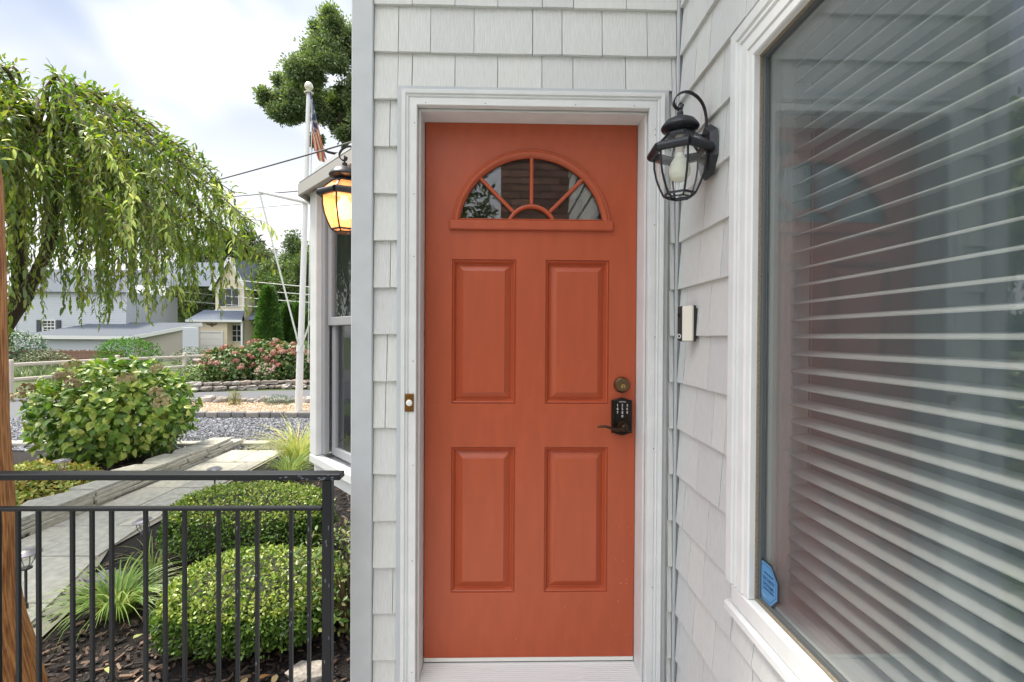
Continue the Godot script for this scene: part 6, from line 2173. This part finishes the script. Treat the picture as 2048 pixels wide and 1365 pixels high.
	house_window(h, Vector3(ec.x, ec.y - 0.1, gl.z + 0.22), 0.95, 1.6, 2, 3, white)
	# eagle over the garage: spread wings
	m = M.new()
	var eg: Vector3 = P.call(445, 655) + o
	eg.z = dz + 0.05
	m.poly([eg + Vector3(-0.6, 0.1, 0), eg + Vector3(-0.1, -0.02, 0), eg + Vector3(-0.08, -0.2, 0), eg + Vector3(-0.45, -0.1, 0)], Vector3.BACK)
	m.poly([eg + Vector3(0.6, 0.1, 0), eg + Vector3(0.1, -0.02, 0), eg + Vector3(0.08, -0.2, 0), eg + Vector3(0.45, -0.1, 0)], Vector3.BACK)
	m.box(eg + Vector3(0, -0.1, 0.02), Vector3(0.18, 0.36, 0.08), 0.03)
	part(h, "wall_ornament", m, mat(0.12, 0.09, 0.05, 0.6))
	# pale house to the left with a low wing
	var z2 := 1.77 - 45.0
	var s2 := 45.0 / 980.0
	var Q := func(px: float, py: float) -> Vector3: return Vector3((px - 1002.0) * s2, 1.3 + (673.0 - py - (px - 1002.0) * 0.0055) * s2, z2)
	var k := thing("house", "pale blue-white sided house with dark shutters and a low grey-roofed wing at the left", "house", Vector3(-39, -1.05, z2 - 4))
	o = -k.position
	var a: Vector3 = Q.call(50, 700) + o
	var b: Vector3 = Q.call(265, 700) + o
	m = M.new()
	lap(m, Vector3(a.x, 0, a.z), Vector3(b.x, 0, a.z), -0.1, 6.2, Vector3.BACK, 0.2)
	m.poly([Vector3(a.x, -0.1, a.z), Vector3(a.x, 6.2, a.z), Vector3(a.x, 6.2, a.z - 7), Vector3(a.x, -0.1, a.z - 7)], Vector3.LEFT)
	m.poly([Vector3(b.x, -0.1, a.z), Vector3(b.x, 6.2, a.z), Vector3(b.x, 6.2, a.z - 7), Vector3(b.x, -0.1, a.z - 7)], Vector3.RIGHT)
	# wing walls
	var wl: Vector3 = Q.call(160, 0) + o
	var wr: Vector3 = Q.call(328, 0) + o
	var we: Vector3 = Q.call(300, 681) + o
	lap(m, Vector3(wl.x, 0, a.z + 3.0), Vector3(wr.x, 0, a.z + 3.0), -0.1, we.y, Vector3.BACK, 0.2)
	lap(m, Vector3(Q.call(395, 0).x + o.x, 0, a.z + 1.5), Vector3(Q.call(425, 0).x + o.x, 0, a.z + 1.5), -0.1, we.y + 0.8, Vector3.BACK, 0.2)
	part(k, "wall", m, pale)
	m = M.new()
	var rr: Vector3 = Q.call(402, 655) + o
	m.poly([Vector3(wr.x, -0.1, a.z + 3.0), Vector3(rr.x, -0.1, a.z - 0.5), Vector3(rr.x, rr.y - 0.1, a.z - 0.5), Vector3(wr.x, we.y, a.z + 3.0)], Vector3(1, 0, 1))
	part(k, "gable_wall", m, mat(0.46, 0.42, 0.36, 0.8))
	m = M.new()
	m.poly([Vector3(wl.x - 1.4, we.y + 0.05, a.z + 3.4), Vector3(wr.x + 0.3, we.y + 0.05, a.z + 3.4), Vector3(rr.x + 0.1, rr.y + 0.1, a.z - 0.6), Vector3(wl.x + 1.8, rr.y + 0.1, a.z - 0.6)], Vector3(0, 1, 1))
	m.poly([Vector3(a.x - 0.3, 6.1, a.z + 0.4), Vector3(b.x + 0.3, 6.1, a.z + 0.4), Vector3(b.x + 0.3, 8.6, a.z - 3.5), Vector3(a.x - 0.3, 8.6, a.z - 3.5)], Vector3(0, 1, 1))
	part(k, "roof", m, roof_tex(0.12, 0.14, 0.17))
	m = M.new()
	m.bb(Vector3(wl.x - 1.4, we.y - 0.25, a.z + 3.4), Vector3(wr.x + 0.3, we.y + 0.04, a.z + 3.46))
	m.bar(Vector3(wr.x + 0.3, we.y - 0.1, a.z + 3.4), Vector3(rr.x + 0.1, rr.y - 0.05, a.z - 0.6), 0.08, 0.3)
	m.bb(Vector3(a.x - 0.02, -0.1, a.z + 0.02), Vector3(a.x + 0.2, 6.2, a.z + 0.1))
	part(k, "trim_boards", m, white, "stuff")
	var win: Vector3 = Q.call(117, 664) + o
	house_window(k, Vector3(win.x, win.y, a.z), 0.95, 1.05, 3, 4, white)
	for q in [97.5, 135.5]:
		m = M.new()
		var c: Vector3 = Q.call(q, 664) + o
		m.bb(Vector3(c.x - 0.2, c.y - 0.6, a.z + 0.03), Vector3(c.x + 0.2, c.y + 0.6, a.z + 0.09))
		for i in 9:
			m.bar(Vector3(c.x - 0.16, c.y - 0.5 + i * 0.125, a.z + 0.1), Vector3(c.x + 0.16, c.y - 0.5 + i * 0.125, a.z + 0.1), 0.02, 0.07)
		part(k, "shutter", m, mat(0.06, 0.07, 0.09, 0.6))
	# brown picket fence
	var pf := thing("picket_fence", "reddish brown wooden picket fence in front of the pale blue-white house", "fence", Vector3(-34.5, ground_at(-36.5), -36.5))
	m = M.new()
	for i in 96:
		var x := -5.5 + i * 0.115
		var hgt := 0.95 + rv(-0.05, 0.06) - (0.1 if i < 30 else 0.0)
		m.bb(Vector3(x, 0.02, 0), Vector3(x + 0.095, hgt, 0.03), 0.008)
	part(pf, "pickets", m, grainy(mat(0.30, 0.16, 0.11, 0.85), noise("fence", 0.02, 4, Color(0.75, 0.72, 0.7), Color.WHITE), Vector3(2, 0.5, 2)), "stuff")
	m = M.new()
	m.bb(Vector3(-5.5, 0.25, -0.06), Vector3(5.55, 0.34, -0.005))
	m.bb(Vector3(-5.5, 0.7, -0.06), Vector3(5.55, 0.79, -0.005))
	part(pf, "fence_rail", m, mat(0.26, 0.14, 0.1, 0.85))
	# white stacked garden ornament
	var g := thing("garden_ornament", "white stacked spiral garden ornament right of the bright green shrub", "ornament", Vector3(-18.6, ground_at(-25.0), -25.0))
	m = M.new()
	m.tube([Vector3(0, 0, 0), Vector3(0, 1.15, 0)], [0.03], 8)
	for i in 9:
		var r := 0.2 - 0.014 * i
		m.lathe([Vector2(0.03, 0.1 + i * 0.115), Vector2(r, 0.13 + i * 0.115), Vector2(r, 0.16 + i * 0.115), Vector2(0.03, 0.18 + i * 0.115)], Vector3.ZERO, 14)
	part(g, "stacked_discs", m, white)

# ------------------------------------------------------------------ what the panes reflect
func behind_camera() -> void:
	var c := thing("brick_chimney", "dark brown brick chimney seen reflected in the door's half-moon window", "chimney", Vector3(0.42, -0.55, 3.4))
	var m := M.new()
	m.bb(Vector3(-0.42, 0, -0.3), Vector3(0.40, 6.4, 0.5))
	part(c, "mortar_core", m, mat(0.12, 0.10, 0.09, 0.9))
	m = M.new()
	m.tinted = true
	for i in 86:
		var y := 0.02 + i * 0.074
		for j in 5:
			var x := -0.43 + j * 0.205 - (0.1 if i % 2 else 0.0)
			var x0 := maxf(x, -0.43)
			var x1 := minf(x + 0.195, 0.41)
			if x1 - x0 < 0.04:
				continue
			var t := rv(0.7, 1.3)
			m.tint = Color(0.26 * t, 0.15 * t, 0.12 * t)
			m.bb(Vector3(x0, y, -0.315), Vector3(x1, y + 0.064, -0.2))
	var bm := mat(1, 1, 1, 0.9)
	bm.vertex_color_use_as_albedo = true
	part(c, "bricks", m, bm, "stuff")
	bush("leafy_tree", "leafy green tree reflected at the left of the half-moon window", Vector3(-2.2, 3.2, 8.5), Vector3(2.3, 2.6, 1.8), 5200, leaf_mesh(0.16, 0.08, 0.2, 0.2, 3), [Color(0.09, 0.15, 0.04), Color(0.13, 0.19, 0.05), Color(0.06, 0.1, 0.03)], 0, "", 0.5, 0.4, 20, "tree")
	var w := thing("garden_wall", "pale stone garden wall reflected low in the half-moon window", "wall", Vector3(-1.6, G0, 5.6))
	m = M.new()
	for i in 6:
		m.box(Vector3(0, 0.15 + i * 0.36, 0), Vector3(2.6 + rv(-0.05, 0.05), 0.35, 0.3), 0.02)
	part(w, "stone_course", m, stone_mats[4])
